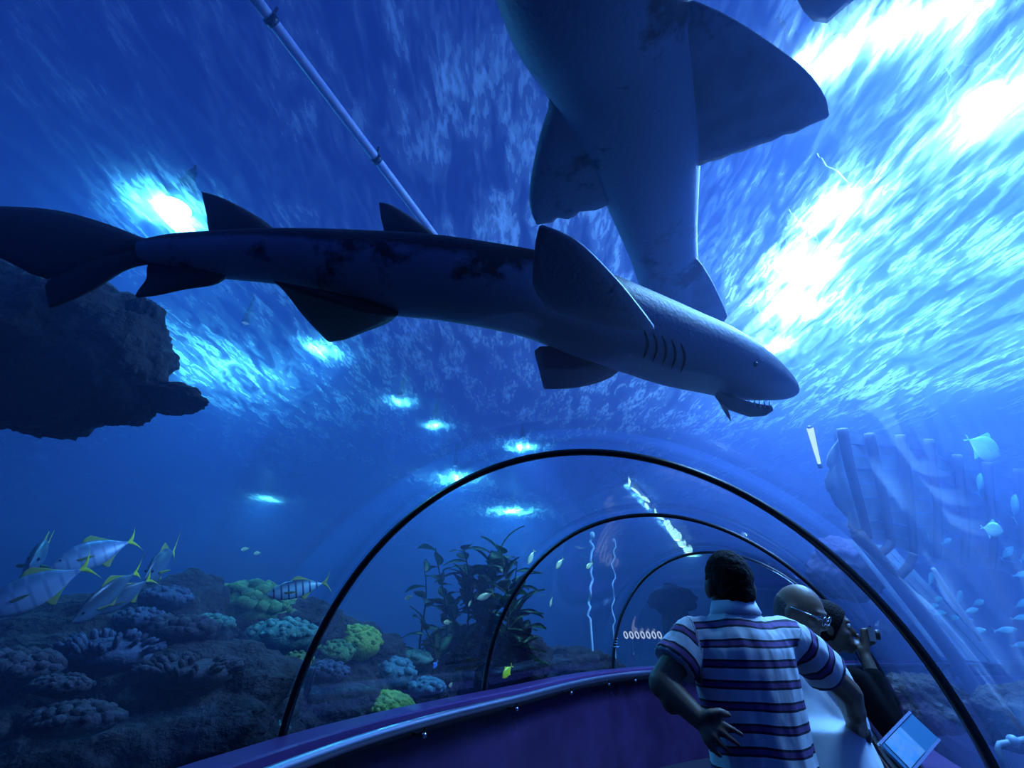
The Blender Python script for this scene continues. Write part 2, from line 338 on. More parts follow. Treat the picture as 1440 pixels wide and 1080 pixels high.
M_SHA = skin_mat('grey_shark_hide', (.022, .019, .018), (.24, .29, .40), (.05, .035, .03), .43, .56)
def long_shark():
    t = empty('shark', (0, 0, 0))
    prop(t, 'long dark-backed shark swimming sideways across the tunnel roof with its jaws parted', 'shark')
    data = [(205, 356, 19), (250, 356, 27), (310, 360, 35), (390, 363, 41), (470, 373, 50), (550, 388, 61), (620, 395, 62), (700, 408, 63), (760, 421, 64),
            (830, 446, 66), (900, 472, 63), (950, 491, 60), (1000, 507, 54), (1050, 526, 43), (1085, 539, 29), (1108, 548, 16), (1118, 553, 4)]
    zz = lambda x: 2.66-.16*max(0, (x-500)/618)
    sp = []
    for x, y, h in data:
        p = at_z(x, y, zz(x)); dep = (p-EYE).dot(Vector((0, CP, SP))); sp.append((p.x, p.y, p.z, h*dep/F_PX))
    full = [tuple(v) for v in smooth_pts([Vector(q) for q in sp], 5)]
    body = body_loft('body', full, M_SHA, t, 32, 1.0, .98)
    a, b = Vector(sp[0][:3]), Vector(sp[8][:3]); nr = (b-a).cross(Vector((0, 0, 1))).normalized()
    def vp(x, y): d = ray(x, y); return EYE+d*((a-EYE).dot(nr)/d.dot(nr))          # the shark's own upright mid plane
    V = lambda l: [vp(*q) for q in l]
    H = lambda l, z: [at_z(x, y, z) for x, y in l]
    fin('dorsal_fin', V([(620, 350), (608, 329), (575, 304), (548, 288), (534, 286)]), V([(538, 350), (540, 327), (536, 308), (534, 294), (533, 287)]), .05, M_SHA, t, .1)
    fin('dorsal_fin', V([(400, 345), (380, 318), (335, 290), (305, 276), (284, 271)]), V([(300, 350), (293, 322), (290, 300), (286, 282), (284, 272)]), .05, M_SHA, t, .1)
    fin('anal_fin', V([(325, 380), (305, 398), (260, 406), (220, 415), (193, 418)]), V([(215, 360), (207, 376), (206, 392), (196, 406), (190, 416)]), .04, M_SHA, t, .2)
    fin('pelvic_fin', H([(560, 440), (545, 453), (510, 467), (485, 477), (465, 480)], 2.50), H([(385, 395), (402, 412), (425, 442), (445, 464), (460, 479)], 2.50), .04, M_SHA, t, .38)
    fin('pectoral_fin', H([(920, 460), (903, 437), (870, 396), (820, 345), (785, 325), (764, 318)], 2.42), H([(775, 440), (752, 408), (749, 380), (752, 350), (755, 330), (758, 319)], 2.42), .05, M_SHA, t, .6)
    fin('pectoral_fin', H([(880, 505), (862, 527), (830, 540), (795, 546), (767, 546)], 2.46), H([(830, 480), (800, 487), (768, 487), (752, 492), (758, 520), (764, 545)], 2.46), .05, M_SHA, t, .34)
    fin('tail_fin', V([(225, 342), (198, 335), (150, 316), (80, 297), (0, 291), (-160, 286)]), V([(150, 370), (105, 380), (62, 392), (20, 372), (-40, 345), (-160, 300)]), .05, M_SHA, t, .25)
    fin('tail_fin', V([(228, 368), (198, 372), (172, 381), (135, 405), (100, 422), (70, 433)]), V([(150, 345), (110, 365), (80, 385), (64, 400), (66, 415), (69, 432)]), .04, M_SHA, t, .25)
    # lower jaw, mouth rim and gill slits
    M_J = pbr('shark_jaw', (.05, .04, .06), .6); M_T = pbr('tooth', (.7, .72, .7), .3)
    bm = bmesh.new(); jp = H([(1012, 556), (1030, 568), (1055, 576), (1075, 577), (1086, 574)], 2.36); tube(bm, jp, [.02, .032, .034, .026, .012], 10); jw = obj('lower_jaw', bm, M_J, t)
    for i in range(7):
        p = H([(1040+i*7, 567+i*.6)], 2.37)[0]; bm = bmesh.new(); tube(bm, [p+Vector((0, 0, -.012)), p+Vector((.004, 0, .022))], [.005, .0008], 5); obj('tooth', bm, M_T, jw)
    fin('jaw_flap', H([(1025, 560), (1024, 575), (1027, 585), (1028, 592)], 2.38), H([(1008, 560), (1016, 575), (1022, 585), (1027, 592)], 2.38), .015, M_J, t, .2)
    M_G = pbr('gill_slit', (.015, .012, .02), .7)
    def flank(x, y, lift=.002):
        d = ray(x, y); q = min(full, key=lambda q: (Vector(q[:3])-EYE-d*((Vector(q[:3])-EYE).dot(d)/d.length_squared)).length/q[3])
        dn = d.normalized(); p = EYE+dn*((Vector(q[:3])-EYE).dot(dn)-q[3]*1.3); dg = bpy.context.evaluated_depsgraph_get()
        ok, hit, nn, _ = body.ray_cast(p-dn*.4, dn); return (hit-dn*lift) if ok else p
    dgx = bpy.context.evaluated_depsgraph_get()
    for i in range(5):
        x = 905+i*13; bm = bmesh.new()
        pts = [flank(x+6*math.sin(PI*k/6), 462+i*5+k*7) for k in range(7)]
        tube(bm, pts, [.001, .004, .005, .005, .005, .004, .001], 6); obj('gill_slit', bm, M_G, t)
    bm = bmesh.new(); ball(bm, flank(1062, 512), .011, 2); obj('eye', bm, pbr('shark_eye', (.01, .02, .01), .1), t)
    return t
long_shark()

M_SHB = skin_mat('blotched_shark_hide', (.03, .03, .035), (.26, .30, .44), (.05, .035, .035), .25, .5, bs=2.3, bt=.55)
def overhead_shark():
    t = empty('shark', (0, 0, 0)); Z0 = 3.25
    prop(t, 'broad blotched shark gliding belly-down overhead with both side fins spread', 'shark')
    data = [(758, -230, 12, 0), (768, -215, 60, 0), (785, -160, 112, 0), (808, -80, 130, 0), (838, 0, 127, 0), (862, 70, 108, 0), (880, 125, 98, 0), (903, 200, 79, 0), (918, 280, 61, 0), (932, 350, 46, 0), (946, 420, 37, .03), (962, 480, 28, .1), (985, 510, 20, .2), (1010, 520, 12, .3)]
    sp = []
    for x, y, h, dz in data:
        p = at_z(x, y, Z0+dz); dep = (p-EYE).dot(Vector((0, CP, SP))); sp.append((p.x, p.y, p.z, h*dep/F_PX))
    full = [tuple(v) for v in smooth_pts([Vector(q) for q in sp], 5)]
    body_loft('body', full, M_SHB, t, 32, 1.0, .8)
    H = lambda l, z=Z0-.05: [at_z(x, y, z) for x, y in l]
    fin('pectoral_fin', H([(830, 95), (778, 122), (772, 150), (757, 200), (746, 255), (745, 290), (753, 312)]), H([(890, 255), (856, 286), (835, 296), (805, 302), (785, 309), (768, 316), (757, 316)]), .09, M_SHB, t, .5, .02, 1)
    fin('pectoral_fin', H([(900, -10), (968, 0), (1030, 27), (1085, 62), (1135, 100), (1160, 135), (1166, 158)]), H([(935, 200), (984, 230), (1010, 228), (1045, 211), (1080, 202), (1115, 184), (1160, 168)]), .09, M_SHB, t, .4, .022, 2)
    fin('pelvic_fin', H([(950, 350), (978, 362), (998, 390), (1013, 420), (1023, 444)]), H([(945, 430), (965, 438), (985, 446), (1002, 452), (1018, 452)]), .04, M_SHB, t, .45)
    fin('pelvic_fin', H([(915, 345), (908, 375), (903, 405), (902, 425)]), H([(935, 425), (926, 434), (914, 436), (903, 432)]), .04, M_SHB, t, .45)
    p = Vector(sp[-1][:3])
    fin('tail_fin', [p+Vector(v) for v in ((0, -.2, .02), (.1, .1, .2), (.2, .35, .45))], [p+Vector(v) for v in ((0, .1, -.03), (.1, .25, .1), (.22, .42, .42))], .03, M_SHB, t, .2)
    p = Vector(sp[5][:3]); fin('dorsal_fin', [p+Vector(v) for v in ((0, .0, .1), (0, .2, .35), (0, .35, .5))], [p+Vector(v) for v in ((0, .45, .1), (0, .4, .3), (0, .4, .49))], .04, M_SHB, t, .1)
    return t
overhead_shark()

def stingray():
    """only a wing tip reaches into the view"""
    c = at_z(1215, -150, 3.6); t = empty('stingray', c); prop(t, 'dark ray with only a ragged wing tip reaching into view above the sharks', 'ray')
    bm = bmesh.new(); n = 40; top = bm.verts.new((0, 0, .10)); bot = bm.verts.new((0, 0, -.06)); prev = None
    out = []
    tip = at_z(1165, 36, 3.58)-c
    d0 = Vector((tip.x, tip.y, 0)).normalized(); sd = Vector((-d0.y, d0.x, 0)); Rr = tip.length
    prof = []
    for k in range(n):
        a = 2*PI*k/n; cc, ss = math.cos(a), math.sin(a)
        r = 1/((abs(cc)/Rr)**1.25+(abs(ss)/(Rr*.85))**1.25)**(1/1.25)*(1+.03*math.sin(9*a))
        prof.append(d0*cc*r+sd*ss*r)
    rings = []
    for s, h in ((.35, .085), (.7, .045), (.9, .018), (1, .004)):
        rings.append(([bm.verts.new(p*s+Vector((0, 0, h))) for p in prof], [bm.verts.new(p*s-Vector((0, 0, h*.7))) for p in prof]))
    for k in range(n):
        q = (k+1) % n
        bm.faces.new((top, rings[0][0][k], rings[0][0][q])); bm.faces.new((bot, rings[0][1][q], rings[0][1][k]))
        for a, b in zip(rings, rings[1:]):
            bm.faces.new((a[0][k], b[0][k], b[0][q], a[0][q])); bm.faces.new((a[1][k], a[1][q], b[1][q], b[1][k]))
        bm.faces.new((rings[-1][0][k], rings[-1][1][k], rings[-1][1][q], rings[-1][0][q]))
    M = pbr('ray_hide', (.05, .045, .06), .6, var=(.09, .08, .1), scale=8)
    obj('body', bm, M, t)
    bm = bmesh.new(); tube(bm, [-sd*(Rr*.7), -sd*(Rr*1.2)+Vector((0, 0, .05)), -sd*(Rr*1.9)], [.03, .018, .004], 8); obj('tail', bm, M, t)
stingray()

# ------------------------------------------------------------------ tank walls and bed
M_TANK = pbr('blue_tank_wall', (.02, .08, .25), .8, var=(.03, .10, .28), scale=.6)
for nm, c, s in (('left', (-45, 14, 3.4), (.4, 88, 9.2)), ('right', (45, 14, 3.4), (.4, 88, 9.2)), ('back', (0, 58, 3.4), (90, .4, 9.2)), ('front', (0, -30, 3.4), (90, .4, 9.2))):
    bm = bmesh.new(); box(bm, Vector(c), s); prop(obj('wall_'+nm, bm, M_TANK, smooth=False), 'blue painted tank wall far behind the water', kind='structure')
CL = [path(u*(len(KN)-1.001)/160) for u in range(161)]
def tunnel_dist(x, y): return min((x-p.x)**2+(y-p.y)**2 for p, f, r in CL)**.5
def bed_z(x, y):
    d = tunnel_dist(x, y)
    h = .25+.35*noise.noise(Vector((x*.35, y*.35, 3)))+.12*noise.noise(Vector((x*1.3, y*1.3, 8)))
    h += .9*math.exp(-((x+4.2)**2+(y-4.5)**2)/5)
    return h if d > RT+.6 else -.35 if d < RT+.15 else -.35+(h+.35)*(d-RT-.15)/.45
bm = bmesh.new(); n = 110; X0, X1, Y0, Y1 = -22, 22, -8, 32
g = [[bm.verts.new((x, y, bed_z(x, y))) for y in [Y0+(Y1-Y0)*j/n for j in range(n+1)]] for x in [X0+(X1-X0)*i/n for i in range(n+1)]]
for i in range(n):
    for j in range(n): bm.faces.new((g[i][j], g[i+1][j], g[i+1][j+1], g[i][j+1]))
prop(obj('seabed', bm, pbr('dark_sand', (.10, .11, .12), .95, var=(.05, .06, .07), scale=3, bump=.4)), 'dark sandy tank bed under the reef', kind='structure')

# ------------------------------------------------------------------ rocks
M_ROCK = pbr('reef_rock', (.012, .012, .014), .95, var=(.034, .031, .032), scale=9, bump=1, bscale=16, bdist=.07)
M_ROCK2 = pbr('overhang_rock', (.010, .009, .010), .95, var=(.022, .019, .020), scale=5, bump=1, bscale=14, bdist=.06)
def rock_blob(bm, c, s, seed, sub=5, amp=.22, fr=1.6):
    vs = bmesh.ops.create_icosphere(bm, subdivisions=sub, radius=1)['verts']; o = Vector((seed*7.3, seed*3.1, seed))
    for v in vs:
        p = v.co.copy(); d = amp*noise.fractal(p*fr+o, 1, 2, 4)+amp*.8*noise.noise(p*.9+o)+amp*(.55*abs(noise.noise(p*4.2+o))+.40*abs(noise.noise(p*9+o))+.25*noise.noise(p*19+o))
        q = p*(1+d); v.co = Vector(c)+Vector((q.x*s[0], q.y*s[1], q.z*s[2]))
reef = empty('reef_bank', (-2.4, 4, 0)); prop(reef, 'dark lumpy rock bank carrying the corals beside the tunnel', 'reef')
def reef_rock(px, py, hw, hh, t, seed, parent=reef, m=M_ROCK, sub=5):
    c = at_t(px, py, t); k = t/F_PX; bm = bmesh.new()
    rock_blob(bm, (0, 0, 0), (hw*k, hw*k*.8, hh*k), seed, sub)
    o = obj('rock', bm, m, parent); o.location = c-parent.location; return o
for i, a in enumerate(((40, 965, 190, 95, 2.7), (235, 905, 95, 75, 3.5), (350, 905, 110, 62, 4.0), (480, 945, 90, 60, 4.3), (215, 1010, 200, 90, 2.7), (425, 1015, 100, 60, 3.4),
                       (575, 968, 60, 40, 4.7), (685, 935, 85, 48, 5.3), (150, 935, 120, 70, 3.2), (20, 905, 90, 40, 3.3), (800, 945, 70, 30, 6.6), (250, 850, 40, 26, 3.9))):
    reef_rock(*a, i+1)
def overhang():
    t = empty('rock_overhang', (-3.6, 3.2, 0)); prop(t, 'black ragged rock overhang jutting out beneath the long shark tail', 'rock')
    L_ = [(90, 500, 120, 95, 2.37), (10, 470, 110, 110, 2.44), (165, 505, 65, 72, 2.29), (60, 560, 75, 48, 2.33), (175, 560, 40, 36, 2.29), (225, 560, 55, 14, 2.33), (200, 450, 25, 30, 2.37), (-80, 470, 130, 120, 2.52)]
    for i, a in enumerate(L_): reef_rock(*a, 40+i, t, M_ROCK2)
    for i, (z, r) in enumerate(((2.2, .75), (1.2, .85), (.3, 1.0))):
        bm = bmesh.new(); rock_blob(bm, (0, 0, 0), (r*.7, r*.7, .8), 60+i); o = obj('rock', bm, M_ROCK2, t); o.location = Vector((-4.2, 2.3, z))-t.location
overhang()
def loose_rock(name, px, py, hw, hh, t, seed, label, m=M_ROCK):
    k = t/F_PX; bm = bmesh.new(); rock_blob(bm, (0, 0, 0), (hw*k, hw*k*.8, hh*k), seed); o = obj(name, bm, m); o.location = at_t(px, py, t); prop(o, label, 'rock'); return o

# ------------------------------------------------------------------ corals
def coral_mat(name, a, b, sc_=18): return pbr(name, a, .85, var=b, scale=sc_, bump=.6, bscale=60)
M_CG = coral_mat('green_coral', (0.048, 0.163, 0.058), (0.144, 0.298, 0.077)); M_CT = coral_mat('teal_coral', (0.048, 0.173, 0.144), (0.134, 0.298, 0.216)); M_CY = coral_mat('yellow_green_coral', (0.169, 0.312, 0.039), (0.325, 0.481, 0.078))
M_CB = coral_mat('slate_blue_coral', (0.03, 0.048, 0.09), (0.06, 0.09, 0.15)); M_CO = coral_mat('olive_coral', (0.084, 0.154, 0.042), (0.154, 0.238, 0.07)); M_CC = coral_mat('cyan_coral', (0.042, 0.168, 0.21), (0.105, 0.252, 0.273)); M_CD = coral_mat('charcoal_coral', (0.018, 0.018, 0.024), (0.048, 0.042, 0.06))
def coral(px, py, hw, hh, t, kind, m, label, n=90, kr=.16, seed=0):
    """dome of knobs: kind knob / finger / lobe / brain"""
    k = t/F_PX; W, Hh = hw*k, hh*k; c = at_t(px, py, t); rr = random.Random(seed); c = c-Vector((0, 0, Hh*.6))
    T = empty('coral', c); prop(T, label, 'coral')
    bm = bmesh.new(); rock_blob(bm, (0, 0, 0), (W*.9, W*.75, Hh*.95), seed+90, 3, .12, 2.5); obj('base', bm, m, T)
    bm = bmesh.new()
    for i in range(n):
        u = rr.random()*2*PI; v = math.acos(1-rr.random()*.95); d = Vector((math.sin(v)*math.cos(u), math.sin(v)*math.sin(u), math.cos(v)))
        p = Vector((d.x*W*.9, d.y*W*.75, d.z*Hh*.95)); r = kr*W*rr.uniform(.7, 1.25)
        if kind == 'finger': 
            e = p+Vector((d.x*.3*W, d.y*.3*W, Hh*rr.uniform(.25, .6))); tube(bm, [p, p.lerp(e, .6), e], [r*.8, r, r*.5], 6)
        elif kind == 'lobe': ball(bm, p, r*1.3, 1, (1, 1, .75))
        else: ball(bm, p, r, 1, (1, 1, .8))
    obj({'finger': 'fingers', 'lobe': 'lobes'}.get(kind, 'knobs'), bm, m, T)['kind'] = 'stuff'
    return T
coral(352, 835, 62, 34, 4.0, 'lobe', M_CG, 'large lumpy green coral crowning the rock bank', 110, .13, 1)
coral(325, 850, 40, 22, 3.95, 'knob', M_CT, 'small teal knobbly coral spreading down beside the green crown coral', 70, .14, 2)
coral(400, 880, 52, 22, 3.7, 'knob', M_CT, 'teal coral covered in big round pale knobs below the striped fish', 95, .105, 3)
coral(440, 866, 38, 16, 4.1, 'brain', M_CO, 'smooth olive coral mound behind the black joint arch', 30, .2, 4)
coral(388, 858, 34, 12, 4.0, 'brain', M_CO, 'flat dull olive coral between the lumpy crown and the pale knobs', 30, .2, 5)
coral(502, 890, 38, 24, 4.2, 'knob', M_CY, 'yellow-green knobbly coral just past the black joint arch', 90, .12, 6)
coral(541, 985, 50, 28, 3.6, 'knob', M_CY, 'bright yellow-green cauliflower coral dome right above the violet ledge', 240, .085, 7)
coral(555, 935, 30, 20, 4.2, 'lobe', M_CC, 'cyan crusted coral boss rising behind the yellow-green dome', 60, .16, 8)
coral(582, 922, 26, 9, 4.5, 'lobe', M_CT, 'slanting teal coral branch leaning toward the leafy weed', 40, .2, 9)
coral(160, 905, 56, 22, 2.5, 'finger', M_CB, 'slate blue finger coral on the dark rocks below the trevally', 80, .075, 10)
coral(236, 832, 36, 16, 3.3, 'knob', M_CB, 'dark coral tuft with pale tips behind the trevally tails', 60, .12, 11)
coral(420, 922, 22, 13, 3.3, 'brain', M_CO, 'little olive coral cushion low beside the arch foot', 40, .16, 12)
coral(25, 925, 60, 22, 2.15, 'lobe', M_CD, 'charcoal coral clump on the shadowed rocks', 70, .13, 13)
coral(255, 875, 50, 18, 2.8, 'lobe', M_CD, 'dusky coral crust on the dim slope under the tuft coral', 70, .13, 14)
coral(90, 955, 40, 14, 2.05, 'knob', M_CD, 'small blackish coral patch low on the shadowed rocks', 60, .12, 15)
coral(370, 1010, 40, 24, 2.75, 'knob', M_CT, 'dim teal coral slope at the foot of the black arch', 80, .1, 16)
coral(470, 908, 30, 16, 3.9, 'knob', M_CG, 'moss green coral hump between the arch and the yellow-green knob coral', 70, .14, 21)
coral(300, 872, 30, 14, 3.3, 'lobe', M_CT, 'dull teal lobed coral just below the small teal knobbly coral', 50, .16, 22)
coral(200, 862, 36, 16, 2.85, 'knob', M_CB, 'blue-grey knob coral behind the diving trevally', 80, .12, 23)
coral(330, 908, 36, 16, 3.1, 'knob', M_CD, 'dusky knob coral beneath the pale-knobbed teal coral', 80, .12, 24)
coral(462, 938, 30, 14, 3.4, 'lobe', M_CB, 'blue-grey lobed coral tucked inside the arch foot', 60, .15, 25)
coral(600, 960, 26, 12, 4.1, 'lobe', M_CC, 'small cyan coral at the root of the sparse weed', 50, .16, 26)
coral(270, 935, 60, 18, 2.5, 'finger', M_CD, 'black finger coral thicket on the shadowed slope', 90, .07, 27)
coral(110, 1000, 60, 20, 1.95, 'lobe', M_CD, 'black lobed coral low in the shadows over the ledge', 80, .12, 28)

def tree_coral():
    t = 10.5; k = t/F_PX; c = at_t(955, 900, t); T = empty('tree_coral', c); prop(T, 'dark mushroom-shaped coral tower at the far end of the tunnel', 'coral')
    bm = bmesh.new(); rock_blob(bm, (0, 0, 20*k), (20*k, 18*k, 34*k), 71, 4, .2, 2); obj('stem', bm, M_ROCK, T)
    bm = bmesh.new()
    for i, (dx, dz, r) in enumerate(((-18, 52, 16), (0, 58, 19), (14, 54, 17), (-8, 46, 18), (20, 46, 12), (-26, 47, 10))):
        rock_blob(bm, (dx*k, 0, dz*k), (r*k, r*k, r*k*.7), 80+i, 3, .3, 2.5)
    obj('crown', bm, M_ROCK, T)
tree_coral()

# ------------------------------------------------------------------ leafy weed
M_LEAF = pbr('weed_leaf', (.035, .13, .05), .6, var=(.10, .24, .08), scale=9); M_STEM = pbr('weed_stem', (.04, .07, .03), .7)
def leaf_mesh():
    bm = bmesh.new(); row = []
    for i in range(7):
        s = i/6; w_ = .27*math.sin(PI*s**.8)*.9+.004; row.append([bm.verts.new((x*w_, s, .10*math.sin(PI*s)+abs(x)*.04+dz)) for x in (-1, 0, 1) for dz in (0,)])
    for a, b in zip(row, row[1:]):
        for j in range(2): bm.faces.new((a[j], a[j+1], b[j+1], b[j]))
    q = bmesh.ops.solidify(bm, geom=bm.faces[:], thickness=.012)
    me = bpy.data.meshes.new('leaf'); bm.to_mesh(me); bm.free(); me.materials.append(M_LEAF)
    for p in me.polygons: p.use_smooth = True
    return me
LEAF = leaf_mesh()
def weed(stalks, t, label, seed, size=.20, nleaf=16):
    rr = random.Random(seed); base = at_t(stalks[0][0], stalks[0][1], t); T = empty('leafy_weed', base); prop(T, label, 'seaweed')
    for (x0, y0, x1, y1) in stalks:
        tt = t+rr.uniform(-.25, .25); a, b = at_t(x0, y0, tt), at_t(x1, y1, tt+rr.uniform(-.1, .1)); pts = []
        for i in range(9):
            s = i/8; pts.append(a.lerp(b, s)+Vector((.05*math.sin(s*5+seed+x0), .05*math.cos(s*4+x0), 0))-base)
        bm = bmesh.new(); tube(bm, pts, [.014*(1-.6*i/8) for i in range(9)], 6); st = obj('stem', bm, M_STEM, T)
        for i in range(nleaf):
            s = (i+rr.random())/nleaf*8; j = min(7, int(s)); p = pts[j].lerp(pts[j+1], s-j)
            o = bpy.data.objects.new('leaf', LEAF); C.objects.link(o); o.parent = st; o.location = p
            k = size*rr.uniform(.7, 1.3); o.scale = (k, k, k)
            o.rotation_euler = (rr.uniform(-.3, .9), rr.uniform(-.5, .5), rr.random()*2*PI)
weed([(700, 960, 690, 775), (680, 960, 660, 800), (720, 955, 722, 790), (665, 960, 650, 770), (705, 960, 735, 850), (690, 955, 676, 830), (725, 960, 740, 880), (655, 960, 640, 850), (710, 960, 708, 770), (675, 960, 690, 790)], 5.0, 'dense tall bush of dark green weed behind the second arch', 5, .30, 28)
weed([(598, 960, 592, 795), (625, 960, 618, 770), (640, 965, 650, 900), (612, 965, 600, 880)], 4.8, 'sparse slender weed with wide-set leaves beside the dense bush', 9, .25, 14)

# ------------------------------------------------------------------ fish
def fish_proto(name, m_body, m_fin, m_fin2, hgt=.30, thick=.5, stripes=False, full=True, tail=.25):
    """nose at +x .5, tail base at -.42"""
    T = empty(name)
    xs = [(.5, .004), (.46, .10), (.38, .28), (.25, .44), (.1, .5), (-.05, .47), (-.2, .34), (-.32, .17), (-.40, .07), (-.43, .05)]
    pts = smooth_pts([Vector((x, h, 0)) for x, h in xs], 3); bm = bmesh.new(); n = 14; rows = []
    for q in pts:
        h = max(q.y, .004)*hgt*1.0; rows.append([bm.verts.new((q.x, h*thick*math.cos(2*PI*j/n)*.8, h*math.sin(2*PI*j/n))) for j in range(n)])
    for a, b in zip(rows, rows[1:]):
        for j in range(n): bm.faces.new((a[j], a[(j+1) % n], b[(j+1) % n], b[j]))
    bm.faces.new(rows[0][::-1]); bm.faces.new(rows[-1]); obj('body', bm, m_body, T)
    V = lambda l: [Vector((x, 0, z)) for x, z in l]
    fin('tail_fin', V([(-.40, .0), (-.47, .05), (-.54, .13), (-.60, tail)]), V([(-.40, -.015), (-.47, -.01), (-.52, .04), (-.595, tail-.01)]), .012, m_fin, T)
    fin('tail_fin', V([(-.40, .0), (-.47, -.05), (-.54, -.13), (-.60, -tail)]), V([(-.40, .015), (-.47, .01), (-.52, -.04), (-.595, -tail+.01)]), .012, m_fin, T)
    if full:
        e = hgt*.5
        fin('dorsal_fin', V([(.12, e*.9), (.05, e*1.25), (-.03, e*1.35)]), V([(-.33, e*.3), (-.2, e*.75), (-.05, e*1.30)]), .010, m_fin2, T)
        fin('anal_fin', V([(-.02, -e*.85), (-.08, -e*1.2), (-.12, -e*1.28)]), V([(-.33, -e*.3), (-.22, -e*.7), (-.13, -e*1.24)]), .010, m_fin2, T)
        for s in (-1, 1):
            fin('pectoral_fin', [Vector((.22, s*e*thick*.75, -.02)), Vector((.1, s*(e*thick*.75+.05), -.04)), Vector((.02, s*(e*thick*.75+.07), -.07))], [Vector((.2, s*e*thick*.75, -.06)), Vector((.1, s*(e*thick*.75+.04), -.075)), Vector((.025, s*(e*thick*.75+.07), -.075))], .006, m_fin2, T)
    for s in (-1, 1):
        bm = bmesh.new(); ball(bm, Vector((.385, s*hgt*.5*thick*.52*.8, hgt*.12)), .018, 1); obj('eye', bm, M_EYE, T)
    return T
M_EYE = pbr('fish_eye', (.01, .01, .012), .1)
def fish_skin(name, base, dark, n=0, back=None):
    """silvery flank, darker back, optional upright bars"""
    m = bpy.data.materials.new(name); N, L = nodes(m); b = N['Principled BSDF']; b.inputs['Roughness'].default_value = .35; b.inputs['Metallic'].default_value = .25
    tc = N.new('ShaderNodeTexCoord'); sx = N.new('ShaderNodeSeparateXYZ'); L.new(tc.outputs['Object'], sx.inputs[0])
    r = N.new('ShaderNodeMapRange'); r.inputs[1].default_value = .0; r.inputs[2].default_value = .12; L.new(sx.outputs[2], r.inputs[0])
    mx = N.new('ShaderNodeMix'); mx.data_type = 'RGBA'; L.new(r.outputs[0], mx.inputs[0]); mx.inputs[6].default_value = (*base, 1); mx.inputs[7].default_value = (*(back or dark), 1); out = mx.outputs[2]
    if n:
        wv = N.new('ShaderNodeMath'); wv.operation = 'MULTIPLY'; wv.inputs[1].default_value = n*2*PI; L.new(sx.outputs[0], wv.inputs[0])
        si = N.new('ShaderNodeMath'); si.operation = 'SINE'; L.new(wv.outputs[0], si.inputs[0])
        rr = N.new('ShaderNodeMapRange'); rr.inputs[1].default_value = .55; rr.inputs[2].default_value = .9; L.new(si.outputs[0], rr.inputs[0])
        m2 = N.new('ShaderNodeMix'); m2.data_type = 'RGBA'; L.new(rr.outputs[0], m2.inputs[0]); L.new(out, m2.inputs[6]); m2.inputs[7].default_value = (*dark, 1); out = m2.outputs[2]
    L.new(out, b.inputs['Base Color']); return m
def orient(T, nose, tail, roll=0, length=.92):
    f = nose-tail; s = f.length/length; f.normalize(); y = Vector((0, 0, 1)).cross(f).normalized(); z = f.cross(y)
    M = Matrix((f, y, z)).transposed().to_4x4() @ Matrix.Rotation(roll, 4, 'X')
    T.matrix_world = Matrix.Translation((nose+tail)/2-f*0) @ M @ Matrix.Diagonal((s, s, s, 1)); return T
M_YF = pbr('yellow_fin', (.75, .85, .04), .5, var=(.55, .7, .03), scale=12); M_YD = pbr('dusky_yellow_fin', (.28, .34, .06), .5)
M_SIL = fish_skin('silver_flank', (.30, .42, .62), (.19, .28, .46), 7, (.12, .20, .34)); M_SIL2 = fish_skin('silver_barred_flank', (.35, .60, .66), (.03, .06, .10), 8.5)
M_DUS = fish_skin('dusky_flank', (.10, .18, .26), (.04, .07, .10))
trev = fish_proto('trevally', M_SIL, M_YF, M_YD, .44, .40)
dusk = fish_proto('trevally', M_DUS, M_YF, M_YD, .42, .40)
G = 'trevally shoal by the reef'
first = {}
def put(proto, nose, tail, t0, t1, label, group=None, roll=0, cat='fish'):
    o = proto if id(proto) not in first else copy_tree(proto); first[id(proto)] = 1
    orient(o, at_t(*nose, t0), at_t(*tail, t1), roll); o['label'] = label; o['category'] = cat
    if group: o['group'] = group
    return o
put(trev, (76, 797), (183, 762), 2.7, 3.0, 'silver-blue trevally with a bright yellow tail and bowed back', G, .25)
put(trev, (-25, 862), (117, 800), 2.35, 2.6, 'big silver-blue trevally overlapping the bowed one with greenish yellow tail', G, .15)
put(dusk, (205, 812), (244, 776), 2.7, 3.1, 'dusky trevally seen nearly tail-on with a wide yellow tail', G, 0)
put(dusk, (105, 872), (190, 806), 2.25, 2.6, 'dark-flanked trevally diving toward the finger coral', G, -.3)
put(dusk, (135, 862), (208, 816), 2.45, 2.65, 'slim dusky trevally tucked behind the diving one', G, -.3)
put(dusk, (42, 795), (60, 780), 2.6, 3.0, 'dusky trevally turned head-on between the silver ones', G, 0)
striped = fish_proto('trevally', M_SIL2, M_YD, M_YD, .32, .45)
put(striped, (378, 836), (456, 820), 3.3, 3.5, 'barred silver-green trevally above the knobbly corals', G, .1)
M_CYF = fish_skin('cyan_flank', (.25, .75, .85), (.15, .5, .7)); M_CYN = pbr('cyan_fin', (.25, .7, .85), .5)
slim = fish_proto('small_fish', M_CYF, M_CYN, M_CYN, .36, .4, full=False)
G2 = 'small pale cyan fish hovering over the wreck side'
